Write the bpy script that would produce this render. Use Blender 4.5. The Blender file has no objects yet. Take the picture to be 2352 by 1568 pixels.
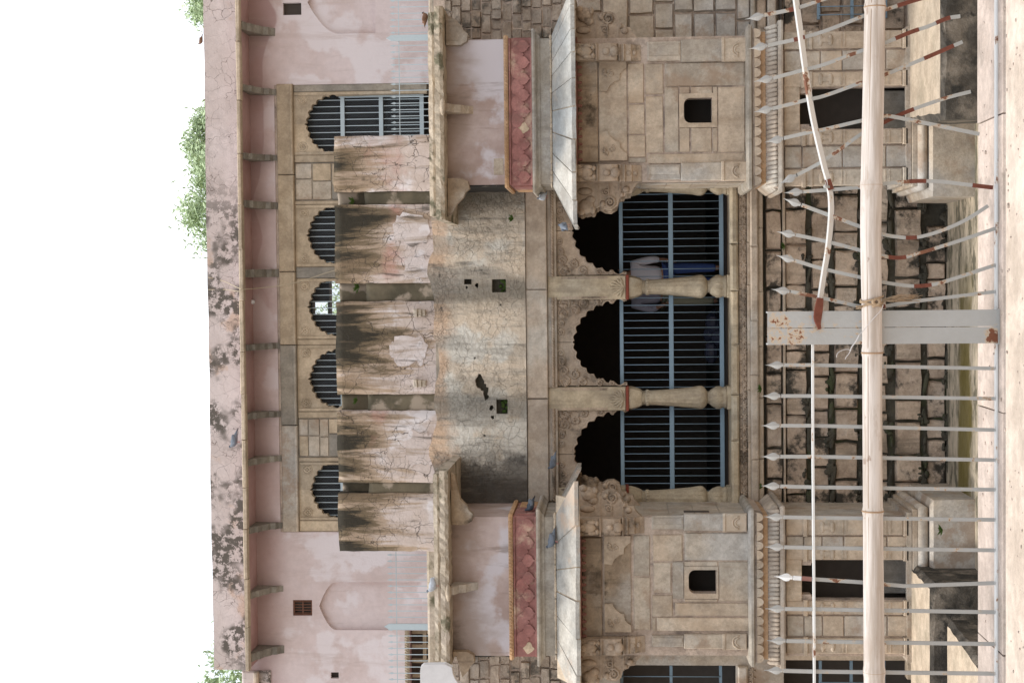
import bpy, math, random
from mathutils import Vector, Matrix
R = math.radians
random.seed(11)
scene = bpy.context.scene
col = scene.collection

# ------------------------------------------------------------------ camera
# The photograph was taken with the camera held upright and the file is shown on its side:
# world up points to the left of the picture.
ZC = 8.0
F = 3721.0                         # focal length in pixels of a 2352 px wide picture
YAW, TILT, ROLL = R(1.9), R(3.5), 0.008
fw = Vector((-math.sin(YAW)*math.cos(TILT), math.cos(YAW)*math.cos(TILT), math.sin(TILT)))
rt0 = Vector((math.cos(YAW), math.sin(YAW), 0))
up0 = rt0.cross(fw)
rt = rt0*math.cos(ROLL) - up0*math.sin(ROLL)
up = up0*math.cos(ROLL) + rt0*math.sin(ROLL)
cam_d = bpy.data.cameras.new('camera')
cam_d.sensor_fit = 'HORIZONTAL'; cam_d.sensor_width = 36.0; cam_d.lens = F/2352*36
cam_d.clip_start = 0.05; cam_d.clip_end = 5000
cam = bpy.data.objects.new('camera', cam_d); col.objects.link(cam)
m = Matrix((( -up.x, rt.x, -fw.x, 0), (-up.y, rt.y, -fw.y, 0), (-up.z, rt.z, -fw.z, ZC), (0, 0, 0, 1)))
cam.matrix_world = m
scene.camera = cam

# ------------------------------------------------------------------ light
SUN_DIR = Vector((-0.47, -0.06, 0.88)).normalized()      # towards the sun
world = bpy.data.worlds.new('World'); scene.world = world; world.use_nodes = True
wn = world.node_tree.nodes; wl = world.node_tree.links
bg = wn['Background']; bg.inputs['Strength'].default_value = 0.1
sky = wn.new('ShaderNodeTexSky'); sky.sky_type = 'NISHITA'; sky.sun_disc = False
sky.sun_elevation = math.asin(SUN_DIR.z)
sky.sun_rotation = math.atan2(SUN_DIR.x, SUN_DIR.y)
sky.dust_density = 2.5; sky.ozone_density = 1.5
# thin bright cloud over most of the sky
tc = wn.new('ShaderNodeTexCoord')
mp = wn.new('ShaderNodeMapping'); mp.inputs['Scale'].default_value = (1, 1, 2.6)
wl.new(tc.outputs['Generated'], mp.inputs['Vector'])
cn = wn.new('ShaderNodeTexNoise'); cn.inputs['Scale'].default_value = 2.4; cn.inputs['Detail'].default_value = 6
wl.new(mp.outputs['Vector'], cn.inputs['Vector'])
cr = wn.new('ShaderNodeMapRange'); cr.interpolation_type = 'SMOOTHSTEP'
cr.inputs[1].default_value = 0.40; cr.inputs[2].default_value = 0.66
cr.inputs[3].default_value = 0.45; cr.inputs[4].default_value = 1.0
wl.new(cn.outputs['Fac'], cr.inputs[0])
cm = wn.new('ShaderNodeMix'); cm.data_type = 'RGBA'
wl.new(cr.outputs[0], cm.inputs[0]); wl.new(sky.outputs[0], cm.inputs[6])
cm.inputs[7].default_value = (8.2, 8.45, 8.75, 1)
wl.new(cm.outputs[2], bg.inputs['Color'])
sun_d = bpy.data.lights.new('sun', 'SUN'); sun_d.energy = 1.5; sun_d.angle = R(10); sun_d.color = (1.0, 0.965, 0.91)
sun = bpy.data.objects.new('sun', sun_d); col.objects.link(sun)
sun.rotation_euler = SUN_DIR.to_track_quat('Z', 'Y').to_euler()
sun.location = (0, 0, 60)
vs = scene.view_settings
vs.view_transform = 'Standard'; vs.look = 'None'; vs.exposure = 1.0; vs.gamma = 1.0; vs.use_curve_mapping = False
scene.cycles.max_bounces = 6; scene.cycles.diffuse_bounces = 4

def B(zx, zy, Y):
    """point at depth Y seen at (zx, zy) of the 2352 x 1568 picture"""
    d = fw + rt*((784-zy)/F) + up*((1176-zx)/F)
    t = Y/d.y
    return Vector((d.x*t, Y, ZC+d.z*t))
def XX(zy, Y, zx=1176): return B(zx, zy, Y).x
def ZZ(zx, Y, zy=784): return B(zx, zy, Y).z

# ------------------------------------------------------------------ materials
class NT:
    def __init__(s, name):
        s.m = bpy.data.materials.new(name); s.m.use_nodes = True
        s.n = s.m.node_tree.nodes; s.l = s.m.node_tree.links
        s.b = s.n['Principled BSDF']
        s.b.inputs['Roughness'].default_value = 0.85
        s.b.inputs['Specular IOR Level'].default_value = 0.25
        s.pos = s.n.new('ShaderNodeNewGeometry').outputs['Position']
        s._oi = None
    def lk(s, a, b):
        s.l.new(a, b)
    def val(s, sock, v):
        if isinstance(v, (int, float)): sock.default_value = v
        elif isinstance(v, tuple): sock.default_value = (v[0], v[1], v[2], 1) if len(sock.default_value) == 4 else v
        else: s.lk(v, sock)
    def mapped(s, sc=(1, 1, 1), off=(0, 0, 0), src=None):
        k = s.n.new('ShaderNodeMapping'); k.inputs['Scale'].default_value = sc; k.inputs['Location'].default_value = off
        s.lk(src or s.pos, k.inputs['Vector']); return k.outputs[0]
    def noise(s, scale, sc=(1, 1, 1), off=(0, 0, 0), detail=5, rough=0.55, dist=0, src=None, color=False):
        k = s.n.new('ShaderNodeTexNoise'); k.inputs['Scale'].default_value = scale
        k.inputs['Detail'].default_value = detail; k.inputs['Roughness'].default_value = rough; k.inputs['Distortion'].default_value = dist
        s.lk(s.mapped(sc, off, src), k.inputs['Vector']); return k.outputs['Color' if color else 'Fac']
    def voro(s, scale, sc=(1, 1, 1), off=(0, 0, 0), edge=True, warp=0.0, wscale=3):
        src = s.mapped(sc, off)
        if warp:
            w = s.noise(wscale, color=True, detail=4)
            a = s.n.new('ShaderNodeVectorMath'); a.operation = 'MULTIPLY_ADD'
            s.lk(w, a.inputs[0]); a.inputs[1].default_value = (warp,)*3; s.lk(src, a.inputs[2]); src = a.outputs[0]
        k = s.n.new('ShaderNodeTexVoronoi'); k.inputs['Scale'].default_value = scale
        if edge: k.feature = 'DISTANCE_TO_EDGE'
        s.lk(src, k.inputs['Vector']); return k.outputs['Distance']
    def rng(s, v, a, b, c=0.0, d=1.0, smooth=True):
        k = s.n.new('ShaderNodeMapRange'); k.interpolation_type = 'SMOOTHSTEP' if smooth else 'LINEAR'
        for i, x in enumerate((v, a, b, c, d)): s.val(k.inputs[i], x)
        return k.outputs[0]
    def math(s, op, a, b=0.0):
        k = s.n.new('ShaderNodeMath'); k.operation = op; s.val(k.inputs[0], a); s.val(k.inputs[1], b); return k.outputs[0]
    def mix(s, f, a, b, mode='MIX'):
        k = s.n.new('ShaderNodeMix'); k.data_type = 'RGBA'; k.blend_type = mode
        s.val(k.inputs[0], f); s.val(k.inputs[6], a); s.val(k.inputs[7], b); return k.outputs[2]
    def xyz(s):
        k = s.n.new('ShaderNodeSeparateXYZ'); s.lk(s.pos, k.inputs[0]); return k.outputs
    def rand(s):
        if s._oi is None: s._oi = s.n.new('ShaderNodeObjectInfo').outputs['Random']
        return s._oi
    def bump(s, h, st=0.4, d=0.02):
        k = s.n.new('ShaderNodeBump'); k.inputs['Strength'].default_value = st; k.inputs['Distance'].default_value = d
        s.lk(h, k.inputs['Height']); s.lk(k.outputs[0], s.b.inputs['Normal'])
    def done(s, c):
        s.val(s.b.inputs['Base Color'], c); return s.m

def stone(name, c1, c2, c3=None, sc=1.6, rnd=0.25, bump=0.35, pit=0.5, streak=None, dirt=None, rough=0.88):
    """natural stone: two or three mineral tones, per-piece tint, pitting; streak and dirt are (colour, amount, scale)"""
    t = NT(name)
    a = t.rng(t.noise(sc, detail=6), 0.35, 0.65)
    c = t.mix(a, c1, c2)
    if c3:
        c = t.mix(t.math('MULTIPLY', t.rng(t.noise(sc*0.55, off=(7, 3, 1), detail=5), 0.48, 0.66), 0.85), c, c3)
    if rnd:
        r = t.rand()
        c = t.mix(rnd, c, t.mix(r, (c1[0]*.62, c1[1]*.62, c1[2]*.62), c3 or (c2[0]*1.25, c2[1]*1.2, c2[2]*1.15)))
        c = t.mix(1.0, c, t.mix(t.math('FRACT', t.math('MULTIPLY', r, 17.3)), (.87, .87, .87), (1.10, 1.09, 1.07)), 'MULTIPLY')
    c = t.mix(1.0, c, t.mix(t.rng(t.noise(4.5, off=(2, 2, 9), detail=7, rough=.68), .34, .66), (.83, .815, .80), (1.13, 1.13, 1.13)), 'MULTIPLY')
    fine = t.noise(26, detail=8, rough=0.7)
    c = t.mix(1.0, c, t.mix(t.rng(fine, 0.3, 0.7), (.86, .855, .85), (1.09, 1.085, 1.08)), 'MULTIPLY')
    if pit:
        p = t.rng(t.noise(55, detail=3), 0.62, 0.74)
        c = t.mix(t.math('MULTIPLY', p, pit), c, (c1[0]*.35, c1[1]*.33, c1[2]*.3))
    if streak:
        s_ = t.math('MULTIPLY', t.rng(t.noise(streak[2], sc=(3.2, 3.2, .35), detail=6, rough=.62), 0.50, 0.68), streak[1])
        c = t.mix(s_, c, streak[0])
    if dirt:
        d_ = t.math('MULTIPLY', t.rng(t.noise(dirt[2], off=(3, 9, 4), detail=9, rough=.68), 0.52, 0.64), dirt[1])
        c = t.mix(d_, c, dirt[0])
    h = t.math('ADD', t.math('MULTIPLY', fine, .6), t.noise(7, detail=6, rough=.6))
    t.bump(h, bump, .03)
    t.b.inputs['Roughness'].default_value = rough
    return t.done(c)

def plaster(name, c1, c2, patch=None, crack=None, lichen=None, streak=None, top=None, bump=.25, extra=None, rough=0.0):
    """lime plaster; patch, crack, lichen, streak are (colour, amount, scale[, threshold]); top = (z0, z1) limits the streaks"""
    t = NT(name)
    c = t.mix(t.rng(t.noise(1.1, detail=7, rough=.6), .38, .62), c1, c2)
    c = t.mix(1.0, c, t.mix(t.noise(9, detail=8, rough=.65), (.82, .82, .82), (1.15, 1.15, 1.15)), 'MULTIPLY')
    if patch:
        p = t.rng(t.noise(patch[2], off=(2, 5, 8), detail=6), patch[3] if len(patch) > 3 else .56, (patch[3] if len(patch) > 3 else .56)+.07)
        c = t.mix(t.math('MULTIPLY', p, patch[1]), c, patch[0])
    if extra: c = extra(t, c)
    if streak:
        for i, (sc_, amt, cl, th) in enumerate(streak):
            s_ = t.rng(t.noise(sc_, sc=(2.6, 2.6, .30), off=(i*3.7, 0, i*1.3), detail=8, rough=.66, dist=.4), th, th+.12)
            if top:
                z = t.xyz()[2]
                s_ = t.math('MULTIPLY', s_, t.rng(t.math('ADD', z, t.math('MULTIPLY', t.noise(1.9, sc=(1.6, 1.6, .2)), top[2] if len(top) > 2 else 1.0)), top[0], top[1]))
            c = t.mix(t.math('MULTIPLY', s_, amt), c, cl)
    if lichen:
        li = t.rng(t.noise(lichen[2], off=(1, 1, 6), detail=10, rough=.72), lichen[3], lichen[3]+.06)
        li = t.math('MULTIPLY', li, t.rng(t.noise(lichen[2]*.22, off=(4, 0, 2), detail=3), .42, .58))
        if len(lichen) > 4: li = t.math('MULTIPLY', li, t.rng(t.xyz()[0], lichen[4], lichen[5], .12, 1.0))
        c = t.mix(t.math('MULTIPLY', li, lichen[1]), c, lichen[0])
    h = t.math('MULTIPLY', t.noise(14, detail=8, rough=.65), .7)
    if rough: h = t.math('ADD', h, t.math('MULTIPLY', t.noise(3.2, off=(3, 1, 4), detail=6, rough=.55), rough))
    if crack:
        e = t.voro(crack[2], sc=(1, 1, 1), warp=.35, wscale=2.2)
        e2 = t.voro(crack[2]*2.3, off=(5, 1, 2), warp=.25, wscale=4)
        w = crack[3] if len(crack) > 3 else .018
        msk = t.rng(t.noise(.9, off=(8, 2, 2), detail=4), .44, .56)
        wn_ = t.math('MULTIPLY', t.rng(t.noise(2.6, off=(9, 4, 7), detail=4), .36, .66), w)
        k = t.math('MULTIPLY', t.rng(e, 0.0, t.math('ADD', wn_, .0008), 1, 0), crack[1])
        k2 = t.math('MULTIPLY', t.math('MULTIPLY', t.rng(e2, 0.0, t.math('ADD', wn_, .0008), 1, 0), msk), crack[1])
        kk = t.math('MAXIMUM', k, k2)
        c = t.mix(kk, c, crack[0])
        h = t.math('SUBTRACT', h, kk)
    t.bump(h, bump, .03)
    return t.done(c)

def paint(name, c, rust=0.0, rough=.55, dirt=.15, rs=14, th=.60):
    t = NT(name)
    k = t.mix(t.math('MULTIPLY', t.noise(20, detail=6), dirt*2), c, (c[0]*.6, c[1]*.57, c[2]*.5))
    h = t.noise(60, detail=4)
    if rust:
        r1 = t.rng(t.noise(rs, detail=8, rough=.7), th, th+.02)
        r0 = t.rng(t.noise(rs, detail=8, rough=.7), th-.04, th+.0)
        k = t.mix(t.math('MULTIPLY', r0, rust*.5), k, (.55, .36, .18))
        k = t.mix(t.math('MULTIPLY', r1, rust), k, t.mix(t.noise(40), (.10, .032, .018), (.22, .085, .04)))
        h = t.math('SUBTRACT', h, r1)
    t.bump(h, .3, .004)
    t.b.inputs['Roughness'].default_value = rough
    return t.done(k)

def flat(name, c, rough=.8, var=.2, sc=8):
    t = NT(name); t.b.inputs['Roughness'].default_value = rough
    return t.done(t.mix(t.noise(sc, detail=5), (c[0]*(1-var), c[1]*(1-var), c[2]*(1-var)), (c[0]*(1+var), c[1]*(1+var), c[2]*(1+var))))

def eave_stain_shade(t, c):
    """old darker limewash left under the eave, with a wavy lower border, plus eave shade painted in as a soft fade"""
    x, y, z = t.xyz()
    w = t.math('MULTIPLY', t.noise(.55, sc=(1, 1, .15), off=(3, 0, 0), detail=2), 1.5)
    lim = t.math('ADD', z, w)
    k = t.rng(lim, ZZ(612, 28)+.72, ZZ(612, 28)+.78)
    k2 = t.rng(t.math('ADD', z, t.math('MULTIPLY', w, .3)), ZZ(665, 28)+.2, ZZ(590, 28)+.25)  # smooth fade: shade below the eave put into the colour
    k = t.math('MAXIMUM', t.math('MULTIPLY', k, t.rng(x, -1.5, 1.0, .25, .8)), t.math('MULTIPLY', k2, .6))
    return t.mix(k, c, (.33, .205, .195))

def runoff(t, c):
    """brown-black algae stain that hangs from the top of the screen wall in ragged tongues"""
    x, y, z = t.xyz(); zt = ZZ(772, 24.4)
    n1 = t.noise(1.0, sc=(2.4, 2.4, .32), off=(6, 2, 1), detail=9, rough=.68, dist=.5)
    n2 = t.noise(2.6, sc=(2.0, 2.0, .22), off=(1, 8, 3), detail=7, rough=.66)
    v = t.math('ADD', z, t.math('ADD', t.math('MULTIPLY', n1, 5.0), t.math('MULTIPLY', n2, 2.4)))
    c = t.mix(t.math('MULTIPLY', t.rng(v, zt+2.5, zt+2.95), .8), c, (.33, .235, .15))
    c = t.mix(t.math('MULTIPLY', t.rng(v, zt+2.95, zt+3.35), .9), c, (.13, .095, .055))
    c = t.mix(t.math('MULTIPLY', t.rng(v, zt+3.38, zt+3.75), .95), c, (.03, .026, .018))
    rd = t.rng(t.noise(.8, off=(12, 4, 2), detail=5), .60, .70)
    return t.mix(t.math('MULTIPLY', rd, .45), c, (.50, .24, .20))
def attic_grime_shade(t, c):
    """brown water stain and painted roof shade spreading down from under the roof slabs"""
    x, y, z = t.xyz(); zt = ZZ(1020, 22.9, 260)
    v = t.math('ADD', z, t.math('ADD', t.math('MULTIPLY', t.noise(1.2, sc=(1.2, 1.2, .7), off=(3, 3, 8), detail=8, rough=.66), 1.5), t.math('MULTIPLY', t.noise(4, sc=(1.5, 1.5, .4), detail=6), .5)))
    c = t.mix(t.math('MULTIPLY', t.rng(v, zt+.25, zt+.85), .75), c, (.30, .225, .18))
    c = t.mix(t.math('MULTIPLY', t.rng(v, zt+.85, zt+1.25), .85), c, (.10, .075, .055))  # darkest at the top, where the roof slab's shade is painted in
    return c
def soot(t, c):
    """black run-off stain with a ragged border beside the left bay, bare orange render along the upper crack"""
    x, y, z = t.xyz()
    w = t.math('MULTIPLY', t.noise(1.7, off=(5, 5, 5), detail=8, rough=.7), 1.3)
    k = t.rng(t.math('SUBTRACT', x, w), XX(1066, 24.4)-.42, XX(1090, 24.4)-.62)
    k = t.math('MULTIPLY', k, .93)
    o = t.rng(t.math('ADD', z, t.math('MULTIPLY', t.noise(1.4, off=(1, 7, 3), detail=7, rough=.65), 1.0)), ZZ(1050, 24.4)+.5, ZZ(1015, 24.4)+.5)
    c = t.mix(t.math('MULTIPLY', o, .75), c, (.56, .37, .24))
    for q in (455, 671, 924):
        xc = XX(q, 24.4, 1100)
        d = t.math('ABSOLUTE', t.math('SUBTRACT', x, xc))
        b = t.rng(t.math('ADD', d, t.math('MULTIPLY', t.noise(1.3, sc=(2, 2, .35), off=(q*.1, 1, 1), detail=8, rough=.68), .9)), .86, .46)
        c = t.mix(t.math('MULTIPLY', b, .78), c, (.12, .11, .088))
    return t.mix(k, c, (.055, .05, .045))
M = {}
M['pink'] = plaster('pink_plaster', (.63, .525, .505), (.565, .45, .42), patch=((.68, .605, .60), .9, 1.1, .51), streak=[(1.1, .35, (.48, .37, .33), .53), (2.4, .3, (.40, .30, .26), .57)], bump=.35, extra=eave_stain_shade)
M['pinkdk'] = plaster('dark_pink_plaster', (.40, .24, .22), (.46, .30, .28), bump=.2)  # darkened pink, puts shade into the soffit colour
M['parapet'] = plaster('cracked_pink_plaster', (.59, .515, .485), (.52, .445, .41), patch=((.52, .38, .29), .8, 1.3, .60),
    crack=((.13, .10, .085), .75, 5.2, .03), lichen=((.085, .075, .06), .94, 8.0, .45, 2.2, .9), bump=.35)
M['stained'] = plaster('rain_stained_plaster', (.57, .485, .445), (.50, .41, .355), patch=((.66, .61, .60), .95, 1.3, .53),
    streak=[(1.6, .6, (.27, .19, .12), .53), (3.2, .75, (.06, .048, .032), .55)],
    extra=lambda t, c: runoff(t, c), crack=((.045, .036, .028), .8, 4.4, .026), bump=.6)
M['paleplaster'] = plaster('pale_lilac_plaster', (.60, .525, .495), (.52, .435, .39), patch=((.66, .61, .60), .8, 2.5, .52), streak=[(1.6, .8, (.30, .22, .15), .50), (3.4, .8, (.07, .056, .04), .53)], crack=((.08, .065, .05), .7, 5.5, .02), bump=.4)
M['groove'] = plaster('mossy_groove_plaster', (.155, .128, .085), (.075, .064, .042), patch=((.38, .31, .24), .8, 1.8, .54), bump=.4)
M['beige'] = plaster('bare_beige_plaster', (.64, .53, .405), (.60, .505, .395), patch=((.64, .605, .53), .9, 1.0, .49),
    streak=[(1.0, .55, (.30, .275, .235), .50), (1.6, .75, (.13, .122, .105), .55), (3.6, .45, (.26, .23, .19), .53)], lichen=((.03, .028, .025), .9, 2.4, .60),
    crack=((.24, .20, .16), .35, 7.5, .03), bump=.9, rough=3.0, extra=lambda t, c: soot(t, c))
M['blackwall'] = plaster('soot_black_plaster', (.07, .062, .052), (.035, .032, .028), patch=((.30, .24, .18), .8, 1.6, .60), bump=.4)
M['greymix'] = plaster('patchy_lilac_plaster', (.50, .405, .375), (.37, .275, .24), patch=((.56, .52, .54), .9, .95, .49),
    streak=[(1.6, .6, (.20, .15, .12), .55)], extra=lambda t, c: attic_grime_shade(t, c), bump=.3)
M['red'] = stone('red_painted_frieze', (.36, .165, .145), (.42, .215, .19), (.28, .115, .10), rnd=.4, pit=.1, bump=.2, dirt=((.55, .40, .29), .8, 1.4), streak=((.22, .12, .10), .6, 1.6))
M['redbare'] = stone('bare_patch', (.56, .44, .31), (.54, .42, .29), rnd=0, pit=.05, bump=.2)
M['ochre'] = stone('ochre_moulding', (.50, .31, .17), (.56, .38, .24), rnd=.1)
M['cornice'] = stone('grey_cornice_stone', (.40, .345, .275), (.35, .31, .255), (.42, .40, .37), rnd=.18, streak=((.16, .14, .11), .5, 1.3))
M['slab'] = stone('pale_eave_slab', (.54, .51, .455), (.60, .56, .49), (.37, .39, .39), rnd=.45, bump=.45, pit=.25, dirt=((.50, .37, .27), .7, 1.1), streak=((.23, .235, .22), .35, 1.2))
M['roofslab'] = stone('lichen_roof_slab', (.50, .43, .34), (.42, .35, .26), (.55, .46, .38), rnd=.2, bump=.8, dirt=((.10, .095, .055), .9, 2.6))
M['sand'] = stone('tan_sandstone', (.53, .43, .325), (.48, .385, .29), (.49, .44, .37), rnd=.10, streak=((.24, .165, .10), .35, 1.1), dirt=((.52, .39, .27), .5, 1.5))
M['grimed'] = stone('grimy_beam_stone', (.37, .285, .20), (.27, .205, .145), (.42, .38, .33), sc=2.2, rnd=.05, bump=.4, dirt=((.07, .052, .036), .9, 1.6), streak=((.12, .085, .055), .7, 1.4))
M['sandgrey'] = stone('greyish_sandstone', (.48, .40, .31), (.46, .40, .325), (.46, .44, .41), rnd=.14, dirt=((.30, .20, .13), .6, 1.6))
M['mortar'] = stone('mauve_mortar', (.46, .365, .295), (.52, .42, .34), rnd=0, bump=.5, dirt=((.12, .10, .09), .6, 1.8))
M['carved'] = stone('carved_sandstone', (.46, .36, .27), (.38, .295, .22), (.43, .365, .295), rnd=.12, bump=.5, dirt=((.09, .07, .05), .75, 1.9))
M['column'] = stone('pale_column_stone', (.48, .395, .275), (.43, .36, .26), (.45, .40, .31), rnd=.06, bump=.25, streak=((.20, .16, .12), .45, 1.5))
M['lintel'] = stone('pinkish_lintel_stone', (.49, .40, .31), (.46, .385, .31), (.48, .45, .40), rnd=.12, bump=.3, dirt=((.22, .17, .13), .4, 1.5))
M['frame'] = stone('tan_door_surround', (.50, .395, .275), (.45, .355, .25), (.46, .39, .30), rnd=.22, bump=.2, pit=.25)
M['corbel'] = stone('dark_grey_corbel', (.20, .185, .16), (.26, .24, .205), rnd=.1, bump=.3)
M['framegrey'] = stone('grey_beam_stone', (.27, .245, .21), (.33, .29, .235), rnd=.1, bump=.2)
M['brick'] = stone('weathered_masonry_stone', (.56, .43, .32), (.47, .355, .265), (.53, .45, .37), rnd=.22, bump=.9, pit=.6, dirt=((.035, .032, .025), .95, 2.1), streak=((.10, .085, .06), .6, 1.2))
M['joint'] = stone('black_mossy_joint', (.06, .055, .042), (.085, .075, .055), rnd=0, bump=.7, dirt=((.05, .065, .02), .6, 1.3))
M['smallstone'] = stone('rough_grey_brown_stone', (.44, .345, .265), (.36, .29, .225), (.40, .365, .32), rnd=.35, bump=.9, dirt=((.06, .055, .045), .8, 2.1))
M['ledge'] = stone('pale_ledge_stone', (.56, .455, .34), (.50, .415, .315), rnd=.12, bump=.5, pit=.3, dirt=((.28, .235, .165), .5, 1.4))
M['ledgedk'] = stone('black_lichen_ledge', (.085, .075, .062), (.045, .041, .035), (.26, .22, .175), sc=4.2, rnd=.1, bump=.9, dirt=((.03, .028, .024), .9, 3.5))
def terrace_mat():
    t = NT('wet_mossy_terrace')
    n = t.noise(2.0, sc=(1.0, 2.0, 1), detail=9, rough=.7)
    c = t.mix(t.rng(n, .36, .62), (.30, .255, .185), (.55, .46, .34))
    c = t.mix(t.math('MULTIPLY', t.rng(t.noise(1.9, sc=(.9, 2.0, 1), off=(4, 3, 0), detail=9, rough=.7), .50, .60), .85), c, (.09, .085, .055))
    x, y, z = t.xyz(); e = t.math('MULTIPLY', t.noise(1.2, sc=(.5, 1, 1), off=(2, 2, 2), detail=7, rough=.65), 1.2)
    m_ = t.math('MULTIPLY', t.rng(t.math('ADD', y, e), 23.45, 23.6), t.rng(t.math('ADD', y, e), 24.35, 24.15))
    m_ = t.math('MULTIPLY', m_, t.rng(x, .6, -.8))
    c = t.mix(t.math('MULTIPLY', m_, .9), c, t.mix(t.noise(6, detail=6), (.115, .085, .016), (.19, .15, .04)))
    t.bump(t.noise(9, detail=8), .5, .03); t.b.inputs['Roughness'].default_value = .6
    return t.done(c)
M['terrace'] = terrace_mat()
M['ground'] = stone('pale_sandstone_paving', (.66, .56, .47), (.60, .50, .41), rnd=.05, bump=.4, pit=.15, dirt=((.40, .325, .25), .5, 2.0))
M['coping'] = stone('pink_grey_coping', (.56, .46, .39), (.50, .415, .36), (.44, .37, .32), rnd=.08, bump=.5, pit=.3, streak=None, dirt=((.24, .20, .165), .55, 3.0))
M['wellwall'] = stone('well_wall_stone', (.36, .28, .20), (.30, .23, .17), rnd=.1, bump=.5)
M['dark'] = flat('dark_room_stone', (.085, .07, .058))  # near-black tone puts the darkness of the interiors into the colour
M['bluegate'] = paint('blue_grey_gate_paint', (.215, .30, .37), .25, th=.68)
M['palerail'] = paint('pale_blue_rail_paint', (.46, .53, .56), .1, th=.7)
M['mesh'] = flat('grille_wire_grey', (.17, .19, .21), .5)
M['fence'] = paint('chipped_white_fence_paint', (.385, .38, .365), .95, rs=15, th=.615, dirt=.3)
M['fencebent'] = paint('peeling_white_fence_paint', (.40, .395, .375), .95, rs=11, th=.575, dirt=.3)
M['spear'] = paint('spear_head_paint', (.37, .365, .35), .9, rs=22, th=.66, dirt=.2)
M['white'] = paint('fresh_white_paint', (.66, .66, .65), .0, dirt=.03)
M['rust'] = flat('bare_rusty_steel', (.15, .05, .032), .9, .5, 60)
M['primer'] = flat('red_brown_primer', (.22, .105, .085), .8, .3, 60)
M['post'] = paint('peeling_post_paint', (.385, .38, .365), 1.0, rs=5, th=.60, dirt=.2)
M['rail'] = paint('toplit_rail_paint', (.62, .61, .585), .95, rs=10, th=.61, dirt=.1)  # paler than the bars: light from above painted into the rails
M['redline'] = flat('red_oxide_line', (.22, .055, .035))
M['wood'] = flat('brown_wood', (.15, .07, .045))
M['green'] = flat('fresh_weed_green', (.11, .19, .045))
M['moss'] = flat('moss_green', (.045, .075, .015), .95, .4, 30)
def bamboo_mat():
    t = NT('dry_bamboo')
    c = t.mix(t.rng(t.noise(4.0, sc=(.5, 8, 8), detail=8, rough=.65), .38, .62), (.58, .52, .47), (.40, .335, .28))
    g = t.rng(t.noise(16, sc=(.06, 3, 3), detail=5), .60, .68)
    c = t.mix(t.math('MULTIPLY', g, .6), c, (.26, .165, .10))
    c = t.mix(t.math('MULTIPLY', t.rng(t.noise(7, sc=(.7, 2, 2), off=(1, 2, 3), detail=7, rough=.65), .54, .64), .45), c, (.36, .28, .22))
    sp = t.rng(t.noise(30, sc=(.5, 1, 1), detail=4), .68, .73)
    c = t.mix(t.math('MULTIPLY', sp, .6), c, (.20, .12, .08))
    t.bump(t.noise(40, sc=(.08, 3, 3)), .25, .004); t.b.inputs['Roughness'].default_value = .5
    return t.done(c)
M['bamboo'] = bamboo_mat()
M['node'] = flat('bamboo_node_brown', (.33, .215, .13))
M['rope'] = flat('jute_rope', (.33, .235, .15), .95, .4, 120)
M['wire'] = flat('galvanised_wire', (.52, .50, .49), .4)
def leafmat():
    t = NT('tree_leaf')
    t.b.inputs['Roughness'].default_value = .5; t.b.inputs['Transmission Weight'].default_value = 0
    return t.done(t.mix(t.noise(.8, detail=4), (.30, .40, .19), (.43, .52, .32)))
M['leaf'] = leafmat()
M['bark'] = flat('bark', (.14, .11, .08), .95, .4)
M['pigeon'] = flat('pigeon_grey', (.15, .17, .20), .6, .25, 12)
M['pigeondk'] = flat('pigeon_dark_head', (.07, .085, .11), .5, .3, 20)
M['pigeonpale'] = flat('pale_wing_grey', (.42, .44, .47), .6, .2, 12)
M['pinkfoot'] = flat('bird_foot_pink', (.45, .16, .16))
M['myna'] = flat('brown_bird', (.16, .085, .05))
M['skin'] = flat('skin', (.24, .13, .085), .6)
M['hair'] = flat('black_hair', (.012, .010, .009), .5)
M['shirt'] = flat('white_cotton_shirt', (.50, .48, .52), .9, .06, 30)
M['shirt2'] = flat('lilac_grey_shirt', (.26, .25, .30), .9, .06, 30)
M['jeans'] = flat('blue_jeans', (.035, .06, .17), .9, .2, 40)
M['khaki'] = flat('khaki_trousers', (.24, .22, .15), .9, .1, 40)
M['shoe'] = flat('dark_shoe', (.03, .028, .026), .6)
M['plastic'] = flat('dark_plastic_sheet', (.02, .022, .035), .15, .4, 4)
M['cable'] = flat('beige_cable', (.50, .42, .30))
M['panelwhite'] = plaster('pale_grey_panel', (.68, .66, .65), (.63, .61, .60), bump=.1)
M['lamp'] = flat('white_lamp_plastic', (.75, .77, .80), .4, .05)
# ------------------------------------------------------------------ mesh helpers
WORLD = {}
def wloc(o): return WORLD.get(o.name, Vector((0, 0, 0))) if o else Vector((0, 0, 0))
def tag(o, label=None, cat=None, group=None, kind=None):
    if label: o['label'] = label
    if cat: o['category'] = cat
    if group: o['group'] = group
    if kind: o['kind'] = kind
    return o
def thing(name, label, cat, loc=(0, 0, 0), group=None):
    o = bpy.data.objects.new(name, None); o.empty_display_size = .2; col.objects.link(o)
    o.location = loc; WORLD[o.name] = Vector(loc)
    return tag(o, label, cat, group)

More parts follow.
